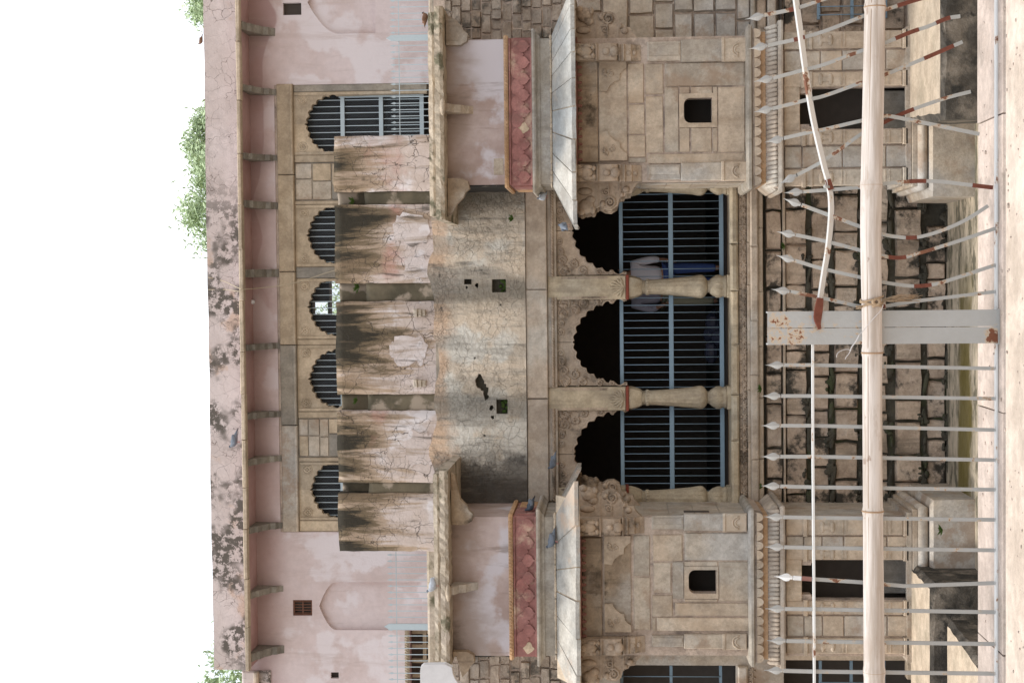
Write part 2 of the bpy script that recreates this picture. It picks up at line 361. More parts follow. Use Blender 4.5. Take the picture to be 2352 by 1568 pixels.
class MB:
    def __init__(s): s.v = []; s.f = []; s.sm = []
    def quad(s, *p, sm=False):
        b = len(s.v); s.v += [Vector(q) for q in p]; s.f.append(tuple(range(b, b+len(p)))); s.sm.append(sm)
        return s
    def box(s, x0, x1, y0, y1, z0, z1, ch=0.0, j=0.0):
        if x0 > x1: x0, x1 = x1, x0
        if z0 > z1: z0, z1 = z1, z0
        if y0 > y1: y0, y1 = y1, y0
        rj = lambda: random.uniform(-j, j) if j else 0
        if not ch:
            b = len(s.v)
            s.v += [Vector((x+rj(), y+rj(), z+rj())) for z in (z0, z1) for y in (y0, y1) for x in (x0, x1)]
            for q in ((0, 2, 3, 1), (4, 5, 7, 6), (0, 1, 5, 4), (2, 6, 7, 3), (0, 4, 6, 2), (1, 3, 7, 5)):
                s.f.append(tuple(b+i for i in q)); s.sm.append(False)
            return s
        ch = min(ch, (x1-x0)*.45, (z1-z0)*.45, (y1-y0)*.45)
        # chamfered front edge: back rectangle, middle rectangle, front rectangle
        L = [(x0, x1, y1, z0, z1), (x0, x1, y0+ch, z0, z1), (x0+ch, x1-ch, y0, z0+ch, z1-ch)]
        rings = []
        for k, (a, c, y, d, e) in enumerate(L):
            b = len(s.v); jj = 0 if k == 0 else 1
            s.v += [Vector((p+rj()*jj, y+rj()*jj*.5, q+rj()*jj)) for p, q in ((a, d), (c, d), (c, e), (a, e))]
            rings.append(b)
        for r0, r1 in zip(rings, rings[1:]):
            for i in range(4):
                k = (i+1) % 4; s.f.append((r0+i, r0+k, r1+k, r1+i)); s.sm.append(False)
        s.f.append((rings[0]+3, rings[0]+2, rings[0]+1, rings[0])); s.sm.append(False)
        s.f.append(tuple(rings[2]+i for i in range(4))); s.sm.append(False)
        return s
    def prism(s, pts, y0, y1, ch=0.0):
        """polygon in XZ extruded from y0 (front) to y1 (back)"""
        n = len(pts); A = sum(pts[i][0]*pts[(i+1) % n][1]-pts[(i+1) % n][0]*pts[i][1] for i in range(n))
        if A < 0: pts = list(reversed(pts))
        b = len(s.v)
        s.v += [Vector((p[0], y0, p[1])) for p in pts] + [Vector((p[0], y1, p[1])) for p in pts]
        s.f.append(tuple(range(b, b+n))); s.sm.append(False)
        s.f.append(tuple(range(b+2*n-1, b+n-1, -1))); s.sm.append(False)
        for i in range(n):
            k = (i+1) % n; s.f.append((b+i, b+n+i, b+n+k, b+k)); s.sm.append(False)
        return s
    def prismx(s, pts, x0, x1):
        """polygon in YZ extruded along X"""
        n = len(pts); b = len(s.v)
        s.v += [Vector((x0, p[0], p[1])) for p in pts] + [Vector((x1, p[0], p[1])) for p in pts]
        s.f.append(tuple(range(b+n-1, b-1, -1))); s.sm.append(False)
        s.f.append(tuple(range(b+n, b+2*n))); s.sm.append(False)
        for i in range(n):
            k = (i+1) % n; s.f.append((b+i, b+k, b+n+k, b+n+i)); s.sm.append(False)
        return s
    def lathe(s, prof, cx, cy, n=20, flute=None, sq=None, sm=True):
        """prof = [(r, z)] top to bottom or reverse; flute(k, i, n) scales the radius"""
        b = len(s.v); m_ = len(prof)
        for k, (r, z) in enumerate(prof):
            for i in range(n):
                a = 2*math.pi*i/n; rr = r*(flute(k, i, n) if flute else 1)
                if sq: rr *= 1/max(abs(math.cos(a)), abs(math.sin(a)))*sq + (1-sq)
                s.v.append(Vector((cx+rr*math.cos(a), cy+rr*math.sin(a), z)))
        flip = prof[0][1] > prof[-1][1]
        for k in range(m_-1):
            for i in range(n):
                j = (i+1) % n; q = (b+k*n+i, b+k*n+j, b+(k+1)*n+j, b+(k+1)*n+i)
                s.f.append(tuple(reversed(q)) if flip else q); s.sm.append(sm)
        c0 = tuple(range(b, b+n)); c1 = tuple(range(b+(m_-1)*n, b+m_*n))
        s.f.append(c0 if flip else tuple(reversed(c0))); s.sm.append(False)
        s.f.append(tuple(reversed(c1)) if flip else c1); s.sm.append(False)
        return s
    def tube(s, pts, r, n=6, sm=True, ry=None):
        """round tube along pts; r number or list"""
        pts = [Vector(p) for p in pts]; b = len(s.v); m_ = len(pts)
        rr = r if isinstance(r, (list, tuple)) else [r]*m_
        pu = None
        for k, p in enumerate(pts):
            d = (pts[min(k+1, m_-1)]-pts[max(k-1, 0)]).normalized()
            if pu is None:
                pu = d.orthogonal().normalized()
            else:
                pu = (pu - d*pu.dot(d)).normalized()
            w = d.cross(pu)
            for i in range(n):
                a = 2*math.pi*i/n; s.v.append(p + pu*(rr[k]*math.cos(a)) + w*(rr[k]*math.sin(a)))
        for k in range(m_-1):
            for i in range(n):
                j = (i+1) % n; s.f.append((b+k*n+i, b+k*n+j, b+(k+1)*n+j, b+(k+1)*n+i)); s.sm.append(sm)
        s.f.append(tuple(range(b+n-1, b-1, -1))); s.sm.append(False)
        s.f.append(tuple(range(b+(m_-1)*n, b+m_*n))); s.sm.append(False)
        return s
    def bar(s, pts, w, d, tw=None):
        """flat bar along pts: width w in the XZ plane, depth d in Y; tw optional twist per point (radians)"""
        pts = [Vector(p) for p in pts]; b = len(s.v); m_ = len(pts)
        for k, p in enumerate(pts):
            t = (pts[min(k+1, m_-1)]-pts[max(k-1, 0)]).normalized()
            nrm = Vector((0, 1, 0)); nrm = (nrm - t*t.dot(nrm)).normalized()
            sd = t.cross(nrm).normalized()
            if tw:
                q = Matrix.Rotation(tw[k], 3, t); nrm = q @ nrm; sd = q @ sd
            ww = (w[k] if isinstance(w, (list, tuple)) else w)/2; dd = d/2
            s.v += [p+sd*ww-nrm*dd, p+sd*ww+nrm*dd, p-sd*ww+nrm*dd, p-sd*ww-nrm*dd]
        for k in range(m_-1):
            for i in range(4):
                j = (i+1) % 4; s.f.append((b+k*4+i, b+k*4+j, b+(k+1)*4+j, b+(k+1)*4+i)); s.sm.append(False)
        s.f.append((b+3, b+2, b+1, b)); s.sm.append(False)
        e = b+(m_-1)*4; s.f.append((e, e+1, e+2, e+3)); s.sm.append(False)
        return s
    def ball(s, c, r, n=10, m_=6, rot=None):
        c = Vector(c); r = Vector(r) if not isinstance(r, (int, float)) else Vector((r, r, r)); b = len(s.v)
        for k in range(m_+1):
            ph = math.pi*k/m_
            for i in range(n):
                a = 2*math.pi*i/n
                p = Vector((r.x*math.sin(ph)*math.cos(a), r.y*math.sin(ph)*math.sin(a), r.z*math.cos(ph)))
                s.v.append(c + (rot @ p if rot else p))
        for k in range(m_):
            for i in range(n):
                j = (i+1) % n; s.f.append((b+k*n+i, b+(k+1)*n+i, b+(k+1)*n+j, b+k*n+j)); s.sm.append(True)
        return s
    def sweep_u(s, prof, x0, x1, yf, yb, sm=False):
        """profile [(out, z)] run round the left side, the front and the right side of a projecting bay"""
        b = len(s.v); n = len(prof)
        for px, py, ox, oy in ((x0, yb, -1, 0), (x0, yf, -1, -1), (x1, yf, 1, -1), (x1, yb, 1, 0)):
            for o, z in prof: s.v.append(Vector((px+ox*o, py+oy*o, z)))
        for k in range(3):
            for i in range(n):
                j = (i+1) % n
                s.f.append((b+k*n+i, b+(k+1)*n+i, b+(k+1)*n+j, b+k*n+j)); s.sm.append(sm)
        return s
    def mesh(s, name, mat):
        me = bpy.data.meshes.new(name)
        me.from_pydata([tuple(v) for v in s.v], [], s.f)
        me.polygons.foreach_set('use_smooth', s.sm); me.materials.append(mat if not isinstance(mat, str) else M[mat])
        me.update(); return me
    def build(s, name, mat, parent=None, kind=None, loc=None):
        base = wloc(parent) if parent else (Vector(loc) if loc else Vector((0, 0, 0)))
        if base.length: s.v = [v-base for v in s.v]
        o = bpy.data.objects.new(name, s.mesh(name, mat)); col.objects.link(o)
        if parent: o.parent = parent; WORLD[o.name] = base
        elif loc: o.location = base; WORLD[o.name] = base
        if kind: o['kind'] = kind
        return o
def put(me, name, parent, loc, rot=None, scale=None, mat=None):
    """another object on shared mesh data, at a world place"""
    o = bpy.data.objects.new(name, me); col.objects.link(o)
    o.location = Vector(loc) - wloc(parent)
    WORLD[o.name] = Vector(loc)
    if parent: o.parent = parent
    if rot: o.rotation_euler = rot
    if scale: o.scale = scale
    return o

# a few unit stones shared by all masonry: 1 x 1 x 1, centred in X and Z, front face at y = 0
def unit_stones(mat, n=7, j=.035, ch=.07):
    out = []
    for k in range(n):
        mb = MB(); b = 0
        c = lambda: ch*random.uniform(.5, 1.5)
        jj = lambda: random.uniform(-j, j)
        ring = []
        outer = [(-.5, -.5), (0+jj(), -.5+jj()*.6), (.5, -.5), (.5+jj()*.6, jj()), (.5, .5), (jj(), .5+jj()*.6), (-.5, .5), (-.5+jj()*.6, jj())]
        inner = [(x*(1-2*c())+jj()*.4, z*(1-2*c())+jj()*.4) for x, z in outer]
        mb.v += [Vector((x, 1, z)) for x, z in outer]
        mb.v += [Vector((x, .22+jj(), z)) for x, z in outer]
        mb.v += [Vector((x, jj()*.6, z)) for x, z in inner]
        for r0 in (0, 8):
            for i in range(8):
                q = (i+1) % 8; mb.f.append((r0+i, r0+q, r0+8+q, r0+8+i)); mb.sm.append(False)
        mb.f.append(tuple(range(16, 24))); mb.sm.append(False)
        out.append(mb.mesh('stone', mat))
    return out
STONES = {k: unit_stones(k, n=12, j=.06 if k in ('brick', 'smallstone') else .035, ch=.045 if k in ('brick', 'smallstone') else .04) for k in ('brick', 'sand', 'sandgrey', 'smallstone', 'frame')}
FINE = {k: unit_stones(k, j=.008, ch=.025) for k in ('sand', 'sandgrey', 'frame', 'framegrey', 'lintel')}
def lay(kind, parent, x0, x1, z0, z1, yf, dep, fine=False, name='stone', gap=.008):
    if x0 > x1: x0, x1 = x1, x0
    if z0 > z1: z0, z1 = z1, z0
    me = random.choice((FINE if fine else STONES)[kind])
    return put(me, name, parent, ((x0+x1)/2, yf, (z0+z1)/2), scale=(max(.01, x1-x0-2*gap), dep, max(.01, z1-z0-2*gap)))
def courses(kind, parent, x0, x1, zs, w0, w1, yf, dep, gap=.012, jy=.02, fine=False, skip=None):
    """rows of stones between the levels zs"""
    for a, b in zip(zs, zs[1:]):
        x = x0 - random.uniform(0, w0*.6)
        while x < x1:
            w = random.uniform(w0, w1); e = min(x+w, x1)
            if x1-e < w0*.35: e = x1
            s_ = max(x, x0)
            if e-s_ > w0*.2 and not (skip and skip(s_, e, a, b)):
                lay(kind, parent, s_, e, a, b, yf+random.uniform(-jy, jy), dep, fine, gap=gap*random.uniform(.6, 1.5))
            x = e if e > x else x1

def cusped(w, h, n, bulge=.28, point=.06, seg=5):
    """half outline of a cusped arch from the apex (0, h) to the springing (w, 0), lobes cut into the stone"""
    base = []
    for i in range(n+1):
        a = math.pi/2*(1-i/n)
        base.append(Vector((w*math.cos(a)**.92, h*math.sin(a)**.95 if math.sin(a) > 0 else 0)))
    pts = [Vector((0, h+point))]
    for p, q in zip(base, base[1:]):
        d = q-p; nn = Vector((-d.y, d.x)).normalized()
        if nn.dot(p+q) < 0: nn = -nn
        for k in range(0 if p is base[0] else 0, seg):
            t = k/seg
            if p is base[0] and k == 0: continue
            pts.append(p + d*t + nn*(math.sin(math.pi*t)*bulge*d.length))
    pts.append(base[-1]); return pts
# ------------------------------------------------------------------ the setting
from mathutils.geometry import tessellate_polygon
def holed(mb, outer, holes, y0, y1):
    """flat wall in XZ with holes, thickness y0 (front) to y1"""
    loops = [outer]+holes
    fl = [[Vector((p[0], p[1], 0)) for p in lp] for lp in loops]
    tris = tessellate_polygon(fl); pts = [p for lp in loops for p in lp]; b = len(mb.v); n = len(pts)
    mb.v += [Vector((p[0], y0, p[1])) for p in pts]+[Vector((p[0], y1, p[1])) for p in pts]
    for t in tris:
        a, c, d = (pts[i] for i in t)
        s_ = (c[0]-a[0])*(d[1]-a[1])-(d[0]-a[0])*(c[1]-a[1])
        q = t if s_ > 0 else (t[0], t[2], t[1])
        mb.f.append(tuple(b+i for i in q)); mb.sm.append(False)
        mb.f.append(tuple(b+n+i for i in reversed(q))); mb.sm.append(False)
    k0 = 0
    for lp in loops:
        L = len(lp)
        for i in range(L):
            k = (i+1) % L; mb.f.append((b+k0+i, b+n+k0+i, b+n+k0+k, b+k0+k)); mb.sm.append(False)
        k0 += L
    return mb
def rect(x0, x1, z0, z1):
    x0, x1 = min(x0, x1), max(x0, x1); z0, z1 = min(z0, z1), max(z0, z1)
    return [(x0, z0), (x1, z0), (x1, z1), (x0, z1)]

YF = 5.96; YC = 24.5; YJ = 22.9; YU = 28.0
ZG = ZZ(2292, YF)-.004
ZT = ZZ(2175, YC)                      # terrace at the foot of the palace
ZW = ZT-4.0                            # floor of the well
# the land, one sheet to the horizon with the well cut out of it
g = MB(); S = 1500; wx = 17.0; wy0 = 6.27; wy1 = 34.0
for a in ((-S, -wx, -S, S), (wx, S, -S, S), (-wx, wx, -S, 5.86), (-wx, wx, wy1, S)):
    g.quad((a[0], a[2], ZG), (a[1], a[2], ZG), (a[1], a[3], ZG), (a[0], a[3], ZG))
g.quad((-wx, wy0, ZG-.2), (-wx, wy0, ZW), (wx, wy0, ZW), (wx, wy0, ZG-.2))
g.quad((-wx, 5.86, ZG-.2), (-wx, wy0, ZG-.2), (wx, wy0, ZG-.2), (wx, 5.86, ZG-.2))
tag(g.build('ground', 'ground'), 'pale sandstone paving around the stepwell', kind='structure')
g = MB()
g.quad((-wx, wy0, ZW), (wx, wy0, ZW), (wx, wy1, ZW), (-wx, wy1, ZW))
g.quad((-wx, wy0, ZW), (-wx, wy1, ZW), (-wx, wy1, ZG), (-wx, wy0, ZG))
g.quad((wx, wy0, ZW), (wx, wy0, ZG), (wx, wy1, ZG), (wx, wy1, ZW))
g.quad((-wx, wy1, ZW), (wx, wy1, ZW), (wx, wy1, ZG), (-wx, wy1, ZG))
tag(g.build('well_floor', 'wellwall'), 'floor and sides of the well', kind='structure')
cp = thing('coping', 'pink grey stone coping on which the spear fence stands', 'coping', (0, 6, ZG)); del cp['category']; cp['kind'] = 'structure'
xs = [XX(z, 6.05, 2275) for z in (1900, 1480, 940, 272, -300)]
for a, b in zip(xs, xs[1:]):
    MB().box(a+.002, b-.002, 5.868, wy0, ZG-.19, ZG+.006, 0, .002).build('stone', 'coping', cp)
# terrace and platforms at the foot of the palace
MB().box(-12, 12, 19.2, YC+.6, ZW, ZT).build('terrace', 'terrace', kind='structure')
def platform(name, poly, ztop, label, slope=.0):
    """platform with a pale top and blackened faces; poly in plan (x, y)"""
    o = thing(name, label, 'ledge', (sum(p[0] for p in poly)/len(poly), sum(p[1] for p in poly)/len(poly), ZT))
    del o['category']; o['kind'] = 'structure'
    mb = MB(); n = len(poly); A = sum(poly[i][0]*poly[(i+1) % n][1]-poly[(i+1) % n][0]*poly[i][1] for i in range(n))
    if A < 0: poly = poly[::-1]
    c = .05; cx = sum(p[0] for p in poly)/n; cy = sum(p[1] for p in poly)/n
    P2 = []
    for i in range(n):                   # resample edges and roughen them
        p, q = Vector(poly[i]), Vector(poly[(i+1) % n]); L = (q-p).length; k = max(1, int(L/.18))
        for t in range(k): P2.append(p+(q-p)*(t/k))
    n = len(P2)
    b0 = [Vector((p.x, p.y, ZT-2.5)) for p in P2]
    b1 = [Vector((p.x+random.uniform(-.02, .02), p.y+random.uniform(-.02, .02), ztop-.06+random.uniform(-.02, .02))) for p in P2]
    b2 = [Vector((p.x+(cx-p.x)*.03+random.uniform(-.012, .012), p.y+(cy-p.y)*.03+random.uniform(-.012, .012), ztop)) for p in P2]
    mb.v = b0+b1+b2
    for r in (0, n):
        for i in range(n):
            k = (i+1) % n; mb.f.append((r+i, r+k, r+n+k, r+n+i)); mb.sm.append(False)
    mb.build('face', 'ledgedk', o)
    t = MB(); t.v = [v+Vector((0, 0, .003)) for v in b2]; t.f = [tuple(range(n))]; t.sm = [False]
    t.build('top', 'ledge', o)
    return o
zr = ZZ(2083, YJ+.2, 150)
pr = B(2170, 262, 20.7)
Yr = 20.75
platform('platform', [(XX(285, YJ, 2090), YJ+.15), (XX(285, Yr, 2170)+.04, Yr), (9, Yr), (9, YJ+.15)], zr, 'pale ledge with black mottled face below the right balcony bay')
zl_ = ZZ(2087, YJ+.2, 1440)
platform('platform', [(XX(1300, YJ-.2, 2090), YJ+.02), (XX(1338, 21.6, 2140), 21.55), (-9, 21.55), (-9, YJ+.02)], zl_, 'pale ledge with black side face below the left balcony bay')
zb = ZZ(2170, 21.5, 1480)
platform('platform', [(XX(1424, 21.3, 2172), 21.35), (XX(1520, 19.6, 2258), 19.5), (-9, 19.5), (-9, 21.35)], zb, 'lower pale block with dark grey side in front of left ledge')

# ------------------------------------------------------------------ upper storey
us = thing('upper_storey', 'pink plastered upper storey with cusped stone arches and cracked parapet', 'building', (0, YU, ZZ(990, YU)))
Zu = lambda zx, zy=784: ZZ(zx, YU, zy)
Xu = lambda zy, zx=784: XX(zy, YU, zx)
ztop = Zu(556); zbot = Zu(1015)
fx0, fx1 = Xu(1221, 930), Xu(193, 800); ft = Zu(638)
def pointed(cx, hw, zs, zt, zb_, n=9):
    """outline of a pointed blind arch"""
    L = []
    for i in range(n+1):
        t = i/n; L.append((cx+hw*(1-t**2.0), zs+(zt-zs)*(t*.94+.06*t*t)))
    Rr = [(2*cx-x, z) for x, z in L[:-1]][::-1]
    return [(cx-hw, zb_), (cx+hw, zb_)] + L + Rr
# right and left wall faces with their blind niches and small windows
nr = pointed(Xu(4, 780), Xu(4, 780)*0+abs(Xu(4, 780)-Xu(78, 780)), ZZ(778, YU, 40), ZZ(706, YU, 4), ZZ(862, YU, 40))
wr = rect(Xu(35, 670), Xu(7, 670), ZZ(692, YU, 20), ZZ(650, YU, 20))
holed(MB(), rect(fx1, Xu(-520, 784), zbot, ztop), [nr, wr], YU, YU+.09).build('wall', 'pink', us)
nl = pointed(Xu(1391, 780), abs(Xu(1391, 780)-Xu(1446, 780)), ZZ(772, YU, 1391), ZZ(733, YU, 1391), ZZ(969, YU, 1391))
wlft = rect(Xu(1413, 695), Xu(1377, 695), ZZ(717, YU, 1395), ZZ(673, YU, 1395))
w3 = rect(Xu(1557, 768), Xu(1543, 768), ZZ(778, YU, 1550), ZZ(760, YU, 1550))
d4 = rect(Xu(1640, 960), Xu(1447, 960), ZZ(1000, YU, 1480), ZZ(940, YU, 1480))
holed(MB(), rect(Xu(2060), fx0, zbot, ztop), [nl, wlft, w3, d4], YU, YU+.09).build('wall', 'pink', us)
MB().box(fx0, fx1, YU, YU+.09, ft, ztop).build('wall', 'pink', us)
for nn in (nr, nl):
    xs_ = [p[0] for p in nn]; zs_ = [p[1] for p in nn]
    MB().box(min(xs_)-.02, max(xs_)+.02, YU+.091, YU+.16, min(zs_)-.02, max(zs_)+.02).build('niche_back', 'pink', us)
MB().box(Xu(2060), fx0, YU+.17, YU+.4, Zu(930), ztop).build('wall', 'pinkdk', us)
for wq, bars in ((wr, 0), (wlft, 5), (w3, 0)):
    x0, z0 = wq[0]; x1, z1 = wq[2]
    o = MB().box(x0-.02, x1+.02, YU+.13, YU+.16, z0-.02, z1+.02).build('window', 'dark', us)
    if bars:
        f = MB(); t = .025
        f.box(x0, x0+t, YU+.03, YU+.07, z0, z1).box(x1-t, x1, YU+.03, YU+.07, z0, z1).box(x0+t, x1-t, YU+.03, YU+.07, z1-t, z1).box(x0+t, x1-t, YU+.03, YU+.07, z0, z0+t)
        f.build('frame', 'wood', o)
        for k in range(5):
            xx = x0+(x1-x0)*(k+.8)/5.6
            MB().box(xx-.008, xx+.008, YU+.045, YU+.062, z0+t, z1-t).build('bar', 'wood', o)
        MB().box(x0+t, x1-t, YU+.04, YU+.044, (z0+z1)/2-.012, (z0+z1)/2+.012).build('crossbar', 'wood', o)
# pavilion opening at the left with its rope-moulded lintel
x0, z0 = d4[0]; x1, z1 = d4[2]
MB().box(x0, x1, YU+.9, YU+1.0, z0-.1, z1+.1).build('recess', 'dark', us)
for k in range(7):
    xx = x1-.1-.26*k; MB().box(xx-.035, xx+.035, YU+.35, YU+.42, z0, z1, .01).build('baluster', 'frame', us)
MB().box(x0, x1, YU+.33, YU+.43, (z0+z1)/2-.03, (z0+z1)/2+.03).build('rail', 'frame', us)
rp = MB(); rp.tube([(x0, YU-.03, z1+.035), (x1, YU-.03, z1+.035)], .04, 8)
rm = rp.build('rope_moulding', 'frame', us)
tw = MB(); tw.tube([(-.03, -.055, -.033), (0, -.072, 0), (.03, -.055, .033)], .015, 5); twm = tw.mesh('strand', M['frame'])
for k in range(int((x1-x0)/.045)):
    put(twm, 'strand', us, (x0+.045*k, YU-.01, z1+.035))
# parapet, eave slab, brackets
pb = MB(); YP = YU-.28
zp0, zp1 = ZZ(552, YP), ZZ(479, YP)
xl, xr = XX(1537, YP, 520), XX(-520, YP, 510); n = 60
for i in range(n):                       # slightly uneven top line
    a, b = xl+(xr-xl)*i/n, xl+(xr-xl)*(i+1)/n
    h0, h1 = [.006*math.sin(1.3*q)+.004*math.sin(5.7*q+1) for q in (a, b)]
    pb.quad((a, YP, zp0), (b, YP, zp0), (b, YP, zp1+h1), (a, YP, zp1+h0))
    pb.quad((a, YP, zp1+h0), (b, YP, zp1+h1), (b, YP+.3, zp1+h1), (a, YP+.3, zp1+h0))
    pb.quad((b, YP+.3, zp0), (a, YP+.3, zp0), (a, YP+.3, zp1+h0), (b, YP+.3, zp1+h1))
pb.quad((xl, YP+.3, zp0), (xl, YP, zp0), (xl, YP, zp1), (xl, YP+.3, zp1))
pb.build('parapet', 'parapet', us)
ye = YU-.88; ze1, ze0 = ZZ(551, ye), ZZ(560, ye)
es = [-520, -390, -270, -150, -30, 95, 230, 352, 470, 572, 690, 808, 905, 1010, 1120, 1215, 1330, 1440, 1541]
for a, b in zip(es, es[1:]):
    d = random.uniform(-.012, .012)
    MB().box(XX(b, ye, 556)+.004, XX(a, ye, 556)-.004, ye+random.uniform(-.02, .02), ye+.16, ze0+d, ze1+d, .012, .006).build('eave_slab', 'ledge', us)
MB().box(XX(1541, ye, 556), XX(-520, ye, 556), ye+.165, YU+.05, ze0+.03, ze1-.01).build('eave_soffit', 'pinkdk', us)  # dark pink paints the shade beneath the eave
bm_ = []
for k in range(3):
    mb = MB(); w = .052+.008*k
    pr_ = [(0, 0), (-.72, 0), (-.72, -.06), (-.56, -.09), (-.52, -.14), (-.36, -.18), (-.25, -.25), (-.15, -.28), (-.13, -.36), (-.04, -.40), (0, -.46)]
    mb.prismx(pr_, -w, w); bm_.append(mb.mesh('bracket', M['corbel']))
for zy in (-480, -345, -210, -75, 67, 207, 362, 470, 628, 797, 952, 1057, 1210, 1357, 1497):
    put(random.choice(bm_), 'bracket', us, (XX(zy, YU-.3, 590), YU, ze0+.025), rot=(0, random.uniform(-.03, .03), 0))
# stone surround: lintel beams, posts, arch panels, block infill
zl1, zl0 = Zu(644), Zu(681); za = Zu(986)
MB().box(fx0, fx1, YU+.02, YU+.2, zl1, ft).build('mortar_strip', 'mortar', us)
for a, b, mt in ((193, 402, 'frame'), (402, 624, 'frame'), (624, 792, 'frame'), (792, 976, 'framegrey'), (976, 1221, 'sandgrey')):
    MB().box(Xu(b, 660)+.006, Xu(a, 660)-.006, YU-.035, YU+.2, zl0, zl1, .012).build('beam', mt, us)
    MB().box(Xu(b, 660)+.01, Xu(a, 660)-.01, YU-.06, YU-.036, zl0+.006, zl0+.05, .01).build('fillet', mt, us)
rose = MB()
for k in range(8):
    a = k*math.pi/4; rose.ball((.045*math.cos(a), 0, .045*math.sin(a)), (.022, .012, .022), 6, 4)
rose.ball((0, 0, 0), (.02, .018, .02), 6, 4)
rose.tube([(.085*math.cos(t*math.pi/8), 0, .085*math.sin(t*math.pi/8)) for t in range(17)], .008, 4)
rosem = rose.mesh('rosette', M['frame'])
AR = [(285, 211, 356, 700), (540, 470, 613, 704), (705, 639, 779, 706), (870, 792, 945, 708), (1125, 1060, 1195, 712)]
gv = []
def grille(parent, x0, x1, z0, z1, y, sp=.112):
    mb = MB(); wd = .0012; dx, dz = .0135, .024
    H = z1-z0; W = x1-x0; run = H*dx/dz
    for s_ in (1, -1):
        k = -run-.05
        while k < W+run:
            a, b = (x0+k, x0+k+run) if s_ > 0 else (x0+k+run, x0+k)
            # clip to the sides
            t0, t1 = 0.0, 1.0
            if a != b:
                for lim in (x0, x1):
                    t = (lim-a)/(b-a)
                    if 0 < t < 1:
                        if (a < x0 and lim == x0) or (a > x1 and lim == x1): t0 = max(t0, t)
                        elif (b > x1 and lim == x1) or (b < x0 and lim == x0): t1 = min(t1, t)
            xa, xb = a+(b-a)*t0, a+(b-a)*t1
            if t1-t0 > .01 and x0-1e-4 <= min(xa, xb) and max(xa, xb) <= x1+1e-4:
                za_, zb2 = z0+H*t0, z0+H*t1
                mb.quad((xa-wd, y, za_), (xa+wd, y, za_), (xb+wd, y, zb2), (xb-wd, y, zb2))
            k += dx*2
    mb.build('wire_mesh', 'mesh', parent, kind='stuff')
    x = x0+sp*.5
    while x < x1:
        MB().box(x-.007, x+.007, y-.022, y-.008, z0, z1).build('bar', 'palerail', parent); x += sp
for i, (c, a, b, ap) in enumerate(AR):
    cx = Xu(c, 720); hw = 67*YU/F; zs = Zu(778); h = ZZ(ap+6, YU, c)-zs
    cu = cusped(hw-.02, h-.01, 6, .34, .07)
    for s_ in (1, -1):
        xe = Xu(a, 720) if s_ > 0 else Xu(b, 720)
        pts = [(cx, zl0-.004), (xe, zl0-.004), (xe, za), (cx+s_*hw, za)]+[(cx+s_*p.x, zs+p.y) for p in reversed(cu)]
        sp_ = MB().prism(pts, YU+.03+.002*i, YU+.16).build('spandrel', 'frame', us)
        rr = put(rosem, 'rosette', sp_, (cx+s_*(abs(xe-cx)-.14), YU+.032, zl0-.15))
        MB().box(xe-s_*.012, xe-s_*.055, YU+.012, YU+.029, za, zl0-.02).build('edge_fillet', 'frame', us)
    gr = thing('grille_tmp', None, None, (cx, YU+.22, za))
    gr.name = 'arch_grille'; gr.parent = us; gr.location = Vector((cx, YU+.22, za))-wloc(us); WORLD[gr.name] = Vector((cx, YU+.22, za))
    zb_ = Zu(968)
    fr = MB(); t = .03
    for z in ([ZZ(783, YU, c), ZZ(872, YU, c), ZZ(966, YU, c)]):
        MB().box(cx-hw, cx+hw, YU+.17, YU+.21, z-.035, z+.035).build('rail', 'palerail', gr)
    for s_ in (1, -1):
        MB().box(cx+s_*hw, cx+s_*(hw-.04), YU+.165, YU+.212, zb_, ZZ(775, YU, c)).build('stile', 'palerail', gr)
    grille(gr, cx-hw-.02, cx+hw+.02, zb_ if i == 0 else Zu(800), zs+h+.07, YU+.235)
# posts and blocks between the arch panels
for a, b, mt in ((193, 211, 'framegrey'), (356, 373, 'frame'), (461, 470, 'frame'), (613, 639, 'framegrey'), (779, 792, 'frame'), (945, 960, 'frame'), (1050, 1060, 'frame'), (1195, 1221, 'frame')):
    MB().box(Xu(b, 720)+.004, Xu(a, 720)-.004, YU+.016, YU+.18, za, zl0-.004, .01).build('post', mt, us)
for a, b in ((373, 461), (960, 1050)):
    x0, x1 = Xu(b, 720), Xu(a, 720)
    MB().box(x0, x1, YU+.06, YU+.2, za, zl0-.004).build('mortar_bed', 'cornice', us)
    z = zl0-.01
    rows = [.30, .34, .28, .3, .3, .3, .3] if a == 373 else [.17, .2, .16, .19, .18, .2, .2, .2, .2, .2]
    for hgt in rows:
        if z-hgt < za: break
        sp = random.uniform(.35, .65)*(x1-x0)
        lay(random.choice(('frame', 'sandgrey', 'framegrey', 'frame')), us, x0+.01, x0+sp, z-hgt, z, YU+.035, .1, True)
        lay(random.choice(('frame', 'sandgrey', 'frame')), us, x0+sp, x1-.01, z-hgt, z, YU+.035, .1, True)
        z -= hgt
